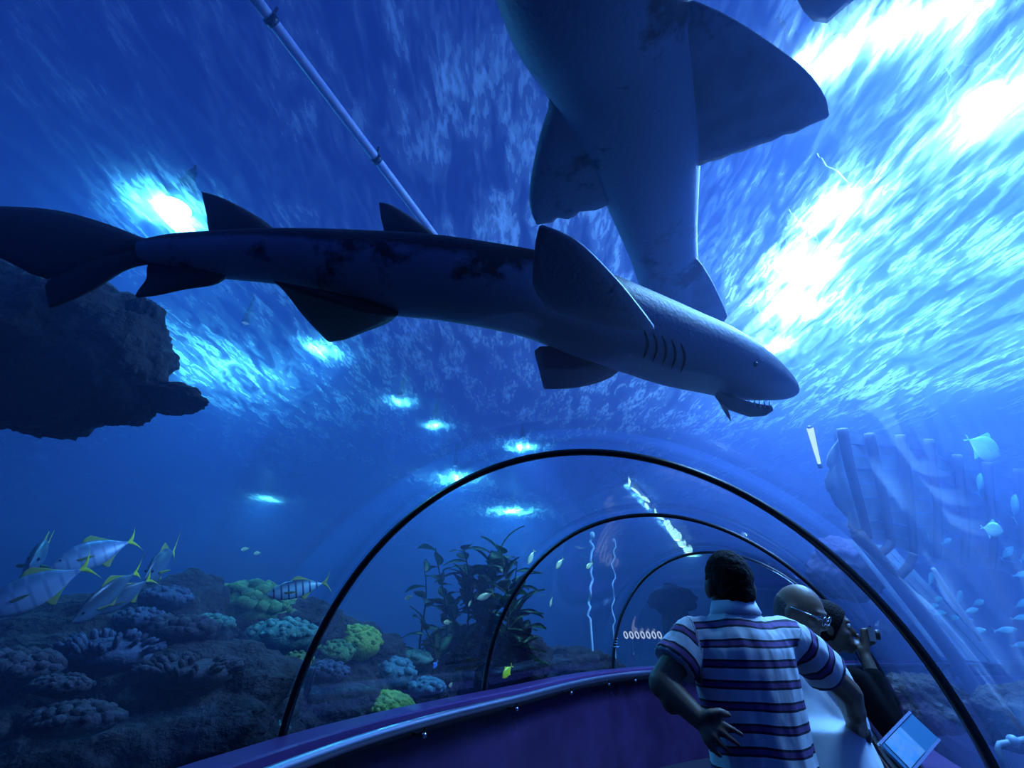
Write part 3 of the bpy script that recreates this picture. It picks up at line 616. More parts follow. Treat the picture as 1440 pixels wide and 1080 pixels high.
spots = [(1378, 682, 9, 16, 80), (1427, 714, 9, 18, 80), (1303, 760, 6, 12, 85), (1331, 762, 8, 6, 30), (1416, 778, 12, 8, 45), (1441, 784, 9, 9, 40), (1436, 808, 14, 6, 10), (1309, 815, 8, 10, 70), (1349, 840, 8, 9, 60), (1317, 844, 9, 7, 20), (1312, 854, 8, 6, 25), (1321, 863, 10, 5, 8), (1339, 870, 10, 5, 10), (1365, 859, 11, 8, 15), (1375, 848, 9, 6, 20), (1361, 874, 8, 5, 15), (1372, 887, 14, 6, 5), (1413, 886, 17, 7, 4), (1437, 849, 12, 8, 30), (1435, 869, 14, 8, 8), (1433, 907, 12, 6, 10)]
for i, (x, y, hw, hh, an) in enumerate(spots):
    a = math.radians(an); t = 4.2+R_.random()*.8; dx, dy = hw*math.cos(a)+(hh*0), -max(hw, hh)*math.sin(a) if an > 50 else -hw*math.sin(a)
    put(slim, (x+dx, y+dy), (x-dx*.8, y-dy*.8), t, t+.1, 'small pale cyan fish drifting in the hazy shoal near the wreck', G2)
M_BUT = fish_skin('pale_butterfly_flank', (.45, .8, .85), (.3, .65, .8))
butter = fish_proto('butterfly_fish', M_BUT, M_CYN, M_CYN, .95, .22, tail=.12)
put(butter, (1410, 747), (1382, 742), 3.6, 3.7, 'pale diamond-shaped butterfly fish above the small cyan shoal')
put(butter, (1405, 640), (1362, 618), 5.2, 5.3, 'faint hazy diamond-shaped fish high above the wreck ribs')
M_YEL = fish_skin('yellow_flank', (.75, .85, .05), (.6, .75, .05)); yel = fish_proto('rabbitfish', M_YEL, M_YF, M_YF, .5, .35, tail=.14)
put(yel, (707, 953), (719, 937), 3.9, 4.0, 'bright yellow fish nosing down over the violet ledge')
blu = fish_proto('small_fish', fish_skin('royal_blue_flank', (.15, .35, .95), (.1, .2, .7)), M_CYN, M_CYN, .5, .35, tail=.14)
put(blu, (609, 940), (615, 930), 4.3, 4.35, 'small royal blue fish below the sparse weed')
pale = fish_proto('small_fish', fish_skin('pale_yellow_flank', (.75, .85, .45), (.5, .6, .25)), M_YF, M_YF, .36, .4, full=False)
for x, y, hw, an, lab in ((787, 792, 9, 55, 'pale yellow fish swimming up between the first and second arches'), (747, 783, 11, 65, 'pale slim fish beside the second arch curve'), (683, 838, 12, 20, 'pale fish gleaming among the dense weed leaves'), (661, 848, 5, 60, 'tiny pale fish at the edge of the dense weed'), (829, 795, 6, 40, 'tiny pale fish beside the white rope'), (575, 840, 6, 20, 'tiny pale fish between reef and sparse weed'), (638, 963, 7, 10, 'tiny pale fish low under the weed'), (630, 875, 6, 5, 'tiny pale fish inside the sparse weed'), (775, 846, 7, 75, 'faint pale fish hovering past the weed'), (345, 772, 6, 10, 'tiny pale fish over the crown coral'), (362, 778, 5, 5, 'tiny pale fish following another over the crown coral')):
    a = math.radians(an); put(pale, (x-hw*math.cos(a), y+hw*math.sin(a)), (x+hw*.8*math.cos(a), y-hw*.8*math.sin(a)), 4.6, 4.7, lab)

# ------------------------------------------------------------------ pipe under the surface, far reflection streak, ropes
M_PIPE = pbr('pale_pipe', (.70, .74, 1), .5, var=(.5, .55, .9), scale=9)
def pipe_run():
    a, b = at_z(330, -40, 4.25), at_z(640, 370, 4.25); T = empty('overhead_pipe', a); prop(T, 'pale pipe running along just under the water surface beside the left lamp', 'pipe')
    bm = bmesh.new(); tube(bm, [a.lerp(b, i/12)-a for i in range(13)], .030, 10); obj('pipe', bm, M_PIPE, T)
    for s in (.1, .5, .9):
        bm = bmesh.new(); p = a.lerp(b, s)-a; tube(bm, [p, p+Vector((0, 0, .12))], .008, 6); obj('hanger_rod', bm, M_HOUS, T)
        bm = bmesh.new(); d = (b-a).normalized()*.02; tube(bm, [p-d, p+d], .036, 10); obj('clamp', bm, M_HOUS, T)
pipe_run()
def reflection_strip():  # glowing tubes, housing and light added to draw a reflection streak
    a, b = at_z(878, 672, Z_SURF+.15), at_z(968, 774, Z_SURF+.15); c = (a+b)/2; T = empty('reflection_strip', c); prop(T, 'long row of glowing tubes added as a reflection streak over the far tunnel roof', 'lamp')
    d = (b-a).normalized(); sd = Vector((d.y, -d.x, 0)); n = 14; L_ = (b-a).length
    bm = bmesh.new(); box(bm, Vector((0, 0, .09)), (L_, .22, .10), Matrix((d, -sd, Vector((0, 0, 1)))).transposed()); obj('housing', bm, M_HOUS, T, False)
    M_ = emit('streak_glow', (.75, .92, 1), 6); rj = random.Random(2); J_ = lambda: sd*rj.uniform(-.10, .10)
    for i in range(n):
        p, q = a.lerp(b, (i+.1*rj.random())/n)-c+J_(), a.lerp(b, (i+.9+.1*rj.random())/n)-c+J_(); bm = bmesh.new(); tube(bm, [p, p.lerp(q, .5)+J_()*.4, q], [.015, .03+.02*i*rj.random(), .012], 8); obj('streak_tube', bm, M_, T)
    for s in (-.4, .4):
        bm = bmesh.new(); p = d*L_*s; tube(bm, [p+Vector((0, 0, .1)), p+Vector((0, 0, 2.2))], .012, 6); obj('hanger_cable', bm, M_HOUS, T)
    l = bpy.data.lights.new('streak_light', 'AREA'); l.shape = 'RECTANGLE'; l.size = L_; l.size_y = .15; l.energy = 120; l.color = (.2, .55, 1)
    lo = bpy.data.objects.new('streak_light', l); C.objects.link(lo); lo.parent = T; lo.rotation_euler = (0, 0, math.atan2(d.y, d.x)); lo.location = (0, 0, -.12)
reflection_strip()
hall_lamp(972, 778, .12, .35, 60, 'round flood lamp glowing at the end of the reflection streak', (.4, .8, 1), 5)
M_ROPE = pbr('white_rope', (.6, .75, .85), .7)
def rope(px, y0, y1, Y, label, r, amp):
    a, b = at_y(px, y0, Y), at_y(px-2, y1, Y); T = empty('mooring_rope', b); prop(T, label, 'rope')
    pts = [b.lerp(a, i/24)+Vector((amp*noise.noise(Vector((i*.33, px, 0))), amp*noise.noise(Vector((i*.33, 0, px))), 0))-b for i in range(25)]
    pts = [Vector((pts[0].x, pts[0].y, bed_z(b.x, b.y)-b.z))]+pts
    bm = bmesh.new(); tube(bm, pts, r, 7); obj('line', bm, M_ROPE, T)
    bm = bmesh.new(); ball(bm, pts[-1], r*2.2, 2, (1, 1, 1.4)); obj('float', bm, M_ROPE, T)
rope(832, 752, 870, 7.6, 'wavy white rope rising beside the second arch', .018, .16)
rope(864, 760, 880, 8.6, 'thin faint rope rising behind the wavy white one', .012, .14)

# ------------------------------------------------------------------ handrails
M_STEEL = pbr('brushed_steel', (.72, .72, .78), .30, metal=1); M_BLK = pbr('black_bracket', (.008, .008, .012), .45); M_BOLT = pbr('polished_bolt', (.75, .75, .8), .12, metal=1)
RO, RZ = 1.13, 1.005
def rail_pt(u, s, z=RZ): p, f, r = path(u); return p+r*(s*RO)+Vector((0, 0, z))
def project(p):
    q = p-EYE; d = q.y*CP+q.z*SP; return 720+F_PX*q.x/d, 540-F_PX*(q.z*CP-q.y*SP)/d
def handrail(ua, ub, s, us, label, dark=False):
    o0 = rail_pt(ua, s, 0); T = empty('handrail', o0); prop(T, label, 'handrail')
    bm = bmesh.new(); tube(bm, [rail_pt(u, s)-o0 for u in urange(ua, ub, 60)], .028, 12); obj('rail', bm, M_STEEL, T)
    bm = bmesh.new(); rows = loft(bm, urange(ua, ub, 60), [(s*(RO+.085), RZ-.085), (s*(RO+.085), RZ-.03), (s*(RO+.125), RZ-.03), (s*(RO+.125), RZ-.085)], True, True)
    bmesh.ops.translate(bm, vec=-o0, verts=bm.verts[:]); obj('gap_shade_strip', bm, M_BLK, T, False)  # black strip put in as the shaded gap behind the rail
    for u in us:
        p, f, r = path(u); c = rail_pt(u, s)-o0
        bm = bmesh.new(); tube(bm, [c, c-Vector((0, 0, .05)), c-Vector((0, 0, .065))+r*s*.05, c-Vector((0, 0, .065))+r*s*.13], .009, 8); b = obj('bracket', bm, M_BLK, T)
        bm = bmesh.new(); ball(bm, c-Vector((0, 0, .068)), .017, 2); obj('dome_bolt', bm, M_BOLT, b)
def u_at_px(x, s): return min(urange(.9, 5, 800), key=lambda u: abs(project(rail_pt(u, s, RZ-.065))[0]-x))
handrail(.05, 4.42, -1, [u_at_px(x, -1) for x in (597, 727, 803, 856, 893)]+[.5, 1.1], 'steel handrail along the violet wall in front of the reef')
handrail(4.46, 6.6, -1, [4.6, 5.0, 5.5], 'bright far handrail section beyond the striped-shirt man elbow')
handrail(.05, 6.0, 1, [.6, 1.2, 1.6, 2.5, 3.0, 3.5, 4.0], 'steel handrail under the striped-shirt man outstretched hand')

# ------------------------------------------------------------------ information board on the right ledge
def info_board():
    P = [at_t(1247, 1046, 1.70), at_t(1278, 1006, 1.80), at_t(1312, 1038, 1.74), at_t(1276, 1088, 1.62)]
    c = sum(P, Vector())/4; ex = (P[2]-P[1]).normalized(); n = ex.cross(P[0]-P[1]).normalized(); ey = n.cross(ex).normalized()
    if n.y > 0: n = -n
    w_ = ((P[2]-P[1]).length+(P[3]-P[0]).length)/2*1.15; h = ((P[0]-P[1]).length+(P[3]-P[2]).length)/2*1.1
    rot = Matrix((ex, ey, n)).transposed()
    T = empty('information_board', c); prop(T, 'tilted blue information board on the ledge past the resting hand', 'sign')
    bm = bmesh.new(); box(bm, Vector((0, 0, 0)), (w_, h, .012), rot); obj('panel', bm, pbr('board_blue', (.05, .20, .34), .35), T, False)
    m = bpy.data.materials.new('board_print'); N, L = nodes(m); tc = N.new('ShaderNodeTexCoord'); nz = N.new('ShaderNodeTexNoise'); nz.inputs['Scale'].default_value = 12; nz.inputs['Detail'].default_value = 6; nz.inputs['Distortion'].default_value = 2
    r = N.new('ShaderNodeValToRGB'); r.color_ramp.elements[0].color = (.10, .35, .6, 1); r.color_ramp.elements[1].color = (.34, .42, .48, 1); r.color_ramp.elements[0].position = .35; r.color_ramp.elements[1].position = .65
    L.new(tc.outputs['Object'], nz.inputs['Vector']); L.new(nz.outputs['Fac'], r.inputs[0]); L.new(r.outputs[0], N['Principled BSDF'].inputs['Base Color'])
    sgn = 1 if (P[0]-P[1]).dot(ey) > 0 else -1
    bm = bmesh.new(); box(bm, ey*(h*.18*sgn)+n*.007, (w_*.86, h*.5, .003), rot); obj('picture', bm, m, T, False)
    for a in (-1, 1):
        bm = bmesh.new(); box(bm, ex*(a*w_/2), (.008, h, .018), rot); obj('edge_strip', bm, M_STEEL, T, False)
    q = Vector((c.x, c.y, ZL)); bm = bmesh.new(); tube(bm, [Vector((0, 0, -.02)), Vector((0.02, .02, ZL-c.z))], .014, 8); obj('post', bm, M_STEEL, T)
info_board()

# ------------------------------------------------------------------ marks and reflected rings on the far acrylic
def shell_hit(px, py, r=RT-.012):
    d = ray(px, py); t = .6
    while t < 30:
        p = EYE+d*t; q = min(CL, key=lambda c: (p.x-c[0].x)**2+(p.y-c[0].y)**2); o = (p-q[0]).dot(q[2])
        if o*o+max(0, p.z-ZC)**2 > r*r: return p, q
        t += .01
    return p, q
def ring_row():  # glowing rings put in for reflections of lights on the acrylic
    p0, q0 = shell_hit(902, 893); T = empty('reflected_ring_row', p0); prop(T, 'row of small glowing oval rings drawn as lamp reflections on the far acrylic wall', 'lights')
    m = emit('ring_reflection', (.55, .72, 1), .7)
    for i in range(7):
        p, q = shell_hit(880+i*7.9, 893); k = (p-EYE).dot(Vector((0, CP, SP)))/F_PX; nrm = (EYE-p).normalized(); sd = nrm.cross(Vector((0, 0, 1))).normalized(); up = sd.cross(nrm)
        bm = bmesh.new(); pts = [p-p0+sd*(2.2*k*math.cos(a)+.8*k*math.sin(a))+up*(4.0*k*math.sin(a)) for a in [2*PI*j/16 for j in range(17)]]
        tube(bm, pts, .9*k, 6, False); obj('ring', bm, m, T)
ring_row()
def ladder_mark():
    p0, q = shell_hit(866, 904); k = (p0-EYE).dot(Vector((0, CP, SP)))/F_PX; T = empty('marker_bars', p0); prop(T, 'small stack of pale bars on the acrylic beside the glowing rings', 'marker')
    n = (EYE-p0).normalized(); sd = n.cross(Vector((0, 0, 1))).normalized(); up = sd.cross(n); m = pbr('pale_marker', (.3, .55, .7), .5)
    for dz, w_ in ((5.5, 3.5), (2, 2.5), (-1, 2.5), (-5, 3.5)):
        bm = bmesh.new(); tube(bm, [up*dz*k-sd*w_*k, up*dz*k+sd*w_*k], .6*k, 6); obj('bar', bm, m, T)
ladder_mark()
def decal():
    p0, q = shell_hit(658, 933); k = (p0-EYE).dot(Vector((0, CP, SP)))/F_PX; T = empty('wall_lettering', p0); prop(T, 'two lines of small black lettering on the acrylic by the second arch foot', 'lettering')
    f = q[1]; m = pbr('black_vinyl', (.003, .003, .004), .6); rr = random.Random(3)
    n = (EYE-p0).normalized(); up = Vector((0, 0, 1)); sd = (f-up*f.dot(up)).normalized()
    for row, (x0, x1) in enumerate(((-11, 17), (-18, 18))):
        bm = bmesh.new(); x = x0
        while x < x1:                                              # strokes too blurred to read
            w_ = rr.uniform(1.6, 3.0); box(bm, sd*((x+w_/2)*k*1.6)+up*((3.5-row*8.5)*k+rr.uniform(-.5, .5)*k), (w_*k*1.2, .003, rr.uniform(3, 4.8)*k), Matrix((sd, up.cross(sd), up)).transposed()); x += w_+.25
        o = obj('lettering_line', bm, m, T, False); o['kind'] = 'stuff'
decal()

# ------------------------------------------------------------------ wreck
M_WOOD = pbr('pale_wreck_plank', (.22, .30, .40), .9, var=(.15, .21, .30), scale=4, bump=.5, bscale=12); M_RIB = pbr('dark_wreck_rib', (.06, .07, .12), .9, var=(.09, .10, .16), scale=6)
def wreck():
    T = empty('shipwreck', at_t(1280, 900, 4.4)); O = T.location.copy()
    prop(T, 'sunken wooden hull with bare upright ribs looming beyond the tunnel', 'wreck')
    ribs = [((1184, 603), (1196, 660), (1212, 720), (1221, 756)), ((1222, 610), (1234, 660), (1246, 720), (1254, 765)), ((1266, 612), (1274, 660), (1281, 720), (1285, 780)), ((1306, 618), (1312, 670), (1319, 720), (1318, 785)), ((1346, 640), (1352, 690), (1358, 740), (1356, 795)), ((1388, 650), (1392, 700), (1397, 750), (1395, 800)), ((1432, 660), (1434, 710), (1437, 760), (1436, 810))]
    tt = lambda i: 4.15+.22*i
    for i, rb in enumerate(ribs):
        pts = smooth_pts([at_t(x, y, tt(i)-.10) for x, y in rb], 5); bm = bmesh.new(); tube(bm, [p-O for p in pts], [.045*(1-.25*k/len(pts)) for k in range(len(pts))], 8); obj('rib', bm, M_RIB, T)
    def at_rib(i, s, back=.0):
        i0 = max(0, min(len(ribs)-2, int(i))); f = i-i0
        P = []
        for j in (i0, i0+1):
            rb = ribs[j]; s3 = s*3; a = max(0, min(2, int(s3))); g = s3-a; P.append((rb[a][0]+(rb[a+1][0]-rb[a][0])*g, rb[a][1]+(rb[a+1][1]-rb[a][1])*g))
        return at_t(P[0][0]+(P[1][0]-P[0][0])*f, P[0][1]+(P[1][1]-P[0][1])*f, tt(i)+back)
    rr = random.Random(4); NP = 9
    for k in range(NP):                                             # strakes behind the ribs, ragged at the bow end
        s0, s1 = (k+.03)/NP, (k+.97)/NP; i0 = -.45+.3*rr.random(); i1 = 6.4-.5*rr.random(); bm = bmesh.new(); rows = []
        for q in range(13):
            i = i0+(i1-i0)*q/12; j = .02*math.sin(q*1.7+k); b = .03+.02*(k % 2)
            rows.append([bm.verts.new(p-O) for p in (at_rib(i, s0+j*.2, b), at_rib(i, s1+j*.2, b), at_rib(i, s1+j*.2, b+.04), at_rib(i, s0+j*.2, b+.04))])
        for a, c in zip(rows, rows[1:]):
            for z in range(4): bm.faces.new((a[z], a[(z+1) % 4], c[(z+1) % 4], c[z]))
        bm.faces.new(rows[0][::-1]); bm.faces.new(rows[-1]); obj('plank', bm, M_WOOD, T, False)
    for pts, r, m, nm in ((((1205, 750), (1240, 792), (1290, 855), (1335, 915), (1375, 975)), .06, M_RIB, 'gunwale'), (((1228, 785), (1246, 772), (1254, 762)), .035, M_RIB, 'bracket'), (((1262, 812), (1278, 796), (1284, 778)), .035, M_RIB, 'bracket'), (((1312, 800), (1345, 850), (1380, 900)), .02, M_WOOD, 'spar')):
        bm = bmesh.new(); pp = smooth_pts([at_t(x, y, 4.05) for x, y in pts], 6); tube(bm, [p-O for p in pp], r, 8); obj(nm, bm, m, T)
    edge = [((1168, 640), (1163, 670), (1172, 700), (1190, 725), (1200, 752)), ((1182, 612), (1185, 650), (1196, 690), (1206, 725), (1214, 756))]
    bm = bmesh.new(); A = smooth_pts([at_t(x, y, 4.05) for x, y in edge[0]], 5); B = smooth_pts([at_t(x, y, 4.12) for x, y in edge[1]], 5)
    rr2 = random.Random(8); A = [a+Vector((rr2.uniform(-.02, .02), 0, rr2.uniform(-.02, .02))) for a in A]
    va, vb, vc, vd = [[bm.verts.new(p-O+o_) for p in l] for l, o_ in ((A, Vector()), (B, Vector()), (A, Vector((.01, .035, 0))), (B, Vector((.01, .035, 0))))]
    for i in range(len(va)-1):
        bm.faces.new((va[i], vb[i], vb[i+1], va[i+1])); bm.faces.new((vc[i], vc[i+1], vd[i+1], vd[i])); bm.faces.new((va[i], va[i+1], vc[i+1], vc[i])); bm.faces.new((vb[i], vd[i], vd[i+1], vb[i+1]))
    bm.faces.new((va[0], vc[0], vd[0], vb[0])); bm.faces.new((va[-1], vb[-1], vd[-1], vc[-1])); obj('bow_plate', bm, M_WOOD, T)
    for k in range(5):                                              # lower hull strakes below the gunwale
        bm = bmesh.new(); rows = []
        for q in range(9):
            s = q/8; x, y = 1205+130*s, 752+165*s; w_ = 24; dx, dy = -.12, .30
            P = [at_t(x+(k+e)*w_*(.55+.2*s)-14, y+(k+e)*w_*.1+6, 4.1+.12*(k+e)+b) for e, b in ((.04, 0), (.96, 0), (.96, .04), (.04, .04))]
            rows.append([bm.verts.new(p-O) for p in P])
        for a, c in zip(rows, rows[1:]):
            for z in range(4): bm.faces.new((a[z], a[(z+1) % 4], c[(z+1) % 4], c[z]))
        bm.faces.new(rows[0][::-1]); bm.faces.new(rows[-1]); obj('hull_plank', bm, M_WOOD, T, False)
wreck()
loose_rock('boulder', 1192, 800, 46, 38, 4.6, 31, 'rounded violet boulder leaning against the wreck bow', pbr('violet_rock', (.035, .028, .08), .95, var=(.05, .04, .11), scale=4, bump=.4))
loose_rock('boulder', 1290, 990, 52, 36, 3.0, 34, 'low blue-grey boulder past the first arch foot', M_ROCK)
loose_rock('boulder', 1440, 1010, 60, 40, 3.0, 35, 'dark boulder at the foot of the wreck side', M_ROCK)
def streak_rod():  # glowing rod in place of a lamp's reflection on the acrylic
    a, b = at_t(1139, 602, 4.2), at_t(1153, 655, 4.2); c = (a+b)/2; T = empty('reflection_rod', c); prop(T, 'short glowing white rod drawn as a lamp reflection beside the wreck bow', 'lamp')
    bm = bmesh.new(); tube(bm, [a-c, b-c], [.028, .012], 8); obj('tube', bm, emit('reflection_white', (.65, .9, 1), 1.3), T)
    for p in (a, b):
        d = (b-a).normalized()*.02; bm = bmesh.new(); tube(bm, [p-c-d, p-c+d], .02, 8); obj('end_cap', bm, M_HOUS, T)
streak_rod()
def valve_pipe():
    a, b = at_t(1400, 1046, 2.5), at_t(1462, 1036, 2.5); T = empty('valve_pipe', a); prop(T, 'pale pipe elbow with a valve low in the tank past the first arch', 'pipe')
    M_ = pbr('pale_fitting', (.16, .26, .34), .5); bm = bmesh.new(); tube(bm, [Vector((0, 0, -.14)), Vector((0, 0, -.02)), Vector((.02, 0, 0)), b-a], .014, 8); obj('pipe', bm, M_, T)
    bm = bmesh.new(); ball(bm, (b-a)*.4, .03, 2); obj('valve', bm, M_, T)
valve_pipe()

# ------------------------------------------------------------------ people
def cap(bm, a, b, ra, rb, n=12):
    a, b = Vector(a), Vector(b); tube(bm, [a, b], [ra, rb], n); ball(bm, a, ra, 2); ball(bm, b, rb, 2)
def chain(bm, pts, rs):
    for (a, b), (ra, rb) in zip(zip(pts, pts[1:]), zip(rs, rs[1:])): cap(bm, a, b, ra, rb)
def ell(bm, c, s, rot=None):
    q = bmesh.ops.create_icosphere(bm, subdivisions=3, radius=1)
    bmesh.ops.transform(bm, matrix=Matrix.Translation(c) @ (rot.to_4x4() if rot else Matrix()) @ Matrix.Diagonal((*s, 1)), verts=q['verts'])
def fuse(name, bm, vox, m, parent, smooth=4, tweak=None):
    me = bpy.data.meshes.new('tmp'); bmesh.ops.recalc_face_normals(bm, faces=bm.faces[:]); bm.to_mesh(me); bm.free(); o = bpy.data.objects.new('tmp', me); C.objects.link(o)
    r = o.modifiers.new('r', 'REMESH'); r.mode = 'VOXEL'; r.voxel_size = vox
    s = o.modifiers.new('s', 'SMOOTH'); s.factor = .5; s.iterations = smooth
    dg = bpy.context.evaluated_depsgraph_get(); me2 = bpy.data.meshes.new_from_object(o.evaluated_get(dg)); me2.name = name
    bpy.data.objects.remove(o); bpy.data.meshes.remove(me)
    if tweak: tweak(me2)
    return link(name, me2, m, parent)
def rings(bm, rows, n=28):
    """closed lofted torso: rows (cx, cy, z, rx, ry)"""
    R2 = [[bm.verts.new((cx+rx*math.cos(2*PI*j/n), cy+ry*math.sin(2*PI*j/n)*(1), z)) for j in range(n)] for cx, cy, z, rx, ry in rows]
    for a, b in zip(R2, R2[1:]):
        for j in range(n): bm.faces.new((a[j], a[(j+1) % n], b[(j+1) % n], b[j]))
    bm.faces.new(R2[0][::-1]); bm.faces.new(R2[-1])
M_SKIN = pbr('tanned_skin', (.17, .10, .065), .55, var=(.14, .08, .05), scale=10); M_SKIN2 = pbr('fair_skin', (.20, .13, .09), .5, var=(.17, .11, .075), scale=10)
M_HAIR = pbr('black_hair', (.006, .005, .006), .85, spec=.15, bump=.5, bscale=120); M_DENIM = pbr('dark_trousers', (.015, .016, .03), .85); M_SHOE = pbr('dark_shoe', (.01, .01, .01), .5)
def legs(bm, x, y, ztop, dx=.09, r=.085, kx=0):
    for s in (-1, 1):
        chain(bm, [(x+s*dx, y, ztop), (x+s*(dx+.01), y+kx, .50), (x+s*(dx+.015), y, .10)], [r, r*.68, r*.5])
def feet(T, x, y, dx, face):
    for s in (-1, 1):
        bm = bmesh.new(); ell(bm, Vector((0, .05, .045)), (.045, .13, .045)); ell(bm, Vector((0, -.03, .06)), (.04, .06, .06))
        o = fuse('shoe', bm, .012, M_SHOE, T); o.location = (x+s*dx, y, 0); o.rotation_euler = (0, 0, face)
def stripe_mat():
    m = bpy.data.materials.new('striped_jersey'); N, L = nodes(m); b = N['Principled BSDF']; b.inputs['Roughness'].default_value = .85
    at = N.new('ShaderNodeAttribute'); at.attribute_name = 'stripe'
    fr = N.new('ShaderNodeMath'); fr.operation = 'FRACT'; L.new(at.outputs['Fac'], fr.inputs[0])
    r = N.new('ShaderNodeValToRGB'); r.color_ramp.interpolation = 'CONSTANT'; el = r.color_ramp.elements
    W_, D_, P_ = (.62, .66, .70, 1), (.012, .012, .03, 1), (.15, .07, .22, 1)
    el[0].position = 0; el[0].color = W_; el[1].position = .28; el[1].color = D_
    for p, c in ((.39, P_), (.61, D_), (.72, W_)): e = el.new(p); e.color = c
    L.new(fr.outputs[0], r.inputs[0]); L.new(r.outputs[0], b.inputs['Base Color'])
    tc = N.new('ShaderNodeTexCoord'); mp = N.new('ShaderNodeMapping'); mp.inputs['Scale'].default_value = (1, 1, .35); nz = N.new('ShaderNodeTexNoise'); nz.inputs['Scale'].default_value = 9; nz.inputs['Detail'].default_value = 3
    bu = N.new('ShaderNodeBump'); bu.inputs['Strength'].default_value = .7; bu.inputs['Distance'].default_value = .03
    L.new(tc.outputs['Object'], mp.inputs[0]); L.new(mp.outputs[0], nz.inputs['Vector']); L.new(nz.outputs['Fac'], bu.inputs['Height']); L.new(bu.outputs[0], b.inputs['Normal'])
    return m
def hand(bm, wrist, palm, tips, thumb, r=.0078):
    """palm block plus fingers: palm = list of four knuckle points, tips = list of (mid, tip)"""
    wv = Vector(wrist)
    for k in palm: cap(bm, wv.lerp(Vector(k), .15), k, .017, .0115)
    for k, (mid, tip) in zip(palm, tips): chain(bm, [k, mid, tip], [.0105, r, r*.8])
    chain(bm, [wv.lerp(Vector(thumb[0]), .2), thumb[0], thumb[1], thumb[2]], [.017, .014, .011, .009])
def striped_man():
    X, Y = .765, 1.78; J = lambda x, y, d=0: at_y(x, y, Y+d)
    T = empty('person', (X, Y, 0)); L0 = Vector((X, Y, 0))
    prop(T, 'man in a striped polo shirt seen from behind with one hand on his hip', 'person')
    E = lambda p: Vector(p)-L0
    shL, elL, wrL = J(972, 897, .0), J(931, 961, -.05), J(986, 1013, -.135); shR, elR, wrR = J(1113, 898, .02), J(1193, 974, .13), J(1209, 1038, .31)
    bm = bmesh.new()
    hc = E((.777, 1.79, 1.648)); ell(bm, hc, (.070, .092, .095)); ell(bm, hc+Vector((0, .03, -.045)), (.056, .065, .06))          # skull, jaw
    for s in (-1, 1): ell(bm, hc+Vector((s*.078, .002, -.022)), (.011, .02, .032))
    ell(bm, hc+Vector((0, .098, -.02)), (.014, .02, .02))
    cap(bm, E((.775, 1.775, 1.50)), hc+Vector((0, 0, -.05)), .058, .055)
    rings(bm, [(0, 0, z, rx, ry) for z, rx, ry in ((.84, .13, .09), (1.0, .14, .10), (1.2, .135, .10), (1.4, .15, .105), (1.50, .12, .08), (1.53, .06, .06))])
    chain(bm, [E(shL), E(elL), E(wrL)], [.050, .043, .028]); chain(bm, [E(shR), E(elR), E(wrR)], [.050, .043, .028])
    ell(bm, E(J(944, 978, -.07)), (.037, .038, .05)); ell(bm, E(J(1200, 996, .19)), (.036, .038, .05))
    # left hand spread on the hip, fingers pointing to the spine
    kn = [J(1013, 1017, -.168), J(1011, 1027, -.172), J(1004, 1036, -.172), J(995, 1043, -.166)]
    tips = [(J(1028, 1024, -.176), J(1043, 1033, -.166)), (J(1025, 1037, -.180), J(1039, 1047, -.168)), (J(1015, 1048, -.178), J(1027, 1058, -.168)), (J(1003, 1054, -.172), J(1013, 1063, -.164))]
    hand(bm, E(wrL), [E(p) for p in kn], [(E(a), E(b)) for a, b in tips], [E(J(999, 1004, -.165)), E(J(1012, 1001, -.170)), E(J(1024, 1005, -.160))])
    # right hand laid over the rail
    rp = rail_pt(2.105, 1); rf = path(2.105)[1]; rr_ = path(2.105)[2]; top = rp+Vector((0, 0, .034))
    kn = [top+rf*(.035-.021*i)-rr_*.008 for i in range(4)]
    tips = [(k+rr_*.034-Vector((0, 0, .012)), k+rr_*.040-Vector((0, 0, .048))) for k in kn]
    hand(bm, E(wrR), [E(p) for p in kn], [(E(a), E(b)) for a, b in tips], [E(top-rr_*.03-rf*.03), E(top-rr_*.036-rf*.02-Vector((0, 0, .03))), E(top-rr_*.02-rf*.0-Vector((0, 0, .055)))])
    legs(bm, 0, 0, .9); 
    for s in (-1, 1): ell(bm, Vector((s*.105, .05, .05)), (.04, .12, .04))
    fuse('body', bm, .0052, M_SKIN, T, 2)
    # hair
    def nape(me):
        for v in me.vertices:
            v.co += v.normal*(.004*noise.noise(v.co*60))
    bm = bmesh.new(); ell(bm, hc+Vector((0, -.006, .014)), (.076, .098, .097)); ell(bm, hc+Vector((0, -.04, -.03)), (.064, .058, .062))
    q = bmesh.ops.bisect_plane(bm, geom=bm.verts[:]+bm.edges[:]+bm.faces[:], plane_co=hc+Vector((0, .055, 0)), plane_no=Vector((0, 1, -.35)).normalized(), clear_outer=True)
    bmesh.ops.holes_fill(bm, edges=bm.edges[:]); fuse('hair', bm, .006, M_HAIR, T, 3, nape)
    # polo shirt
    bm = bmesh.new()
    rings(bm, [(0, 0, z, rx, ry) for z, rx, ry in ((.86, .172, .132), (.95, .166, .13), (1.05, .158, .122), (1.15, .155, .12), (1.3, .158, .122), (1.38, .166, .122), (1.44, .172, .118), (1.485, .155, .105), (1.52, .115, .088), (1.55, .075, .072), (1.565, .064, .066))])
    sl, sr = E(shL), E(shR); el_, er_ = E(elL), E(elR); aL, aR = sl.lerp(el_, .62), sr.lerp(er_, .60)
    chain(bm, [Vector((-.09, 0, 1.465)), sl, aL], [.075, .066, .074]); chain(bm, [Vector((.09, 0, 1.465)), sr, aR], [.075, .066, .076])
    def trim_sleeves(b_):
        for c, d in ((aL, (aL-sl).normalized()), (aR, (aR-sr).normalized())):
            vs_ = [v for v in b_.verts if (v.co-c).dot(d) > 0 and (v.co-c).length < .12]
            for v in vs_: v.co -= d*((v.co-c).dot(d))
    trim_sleeves(bm)
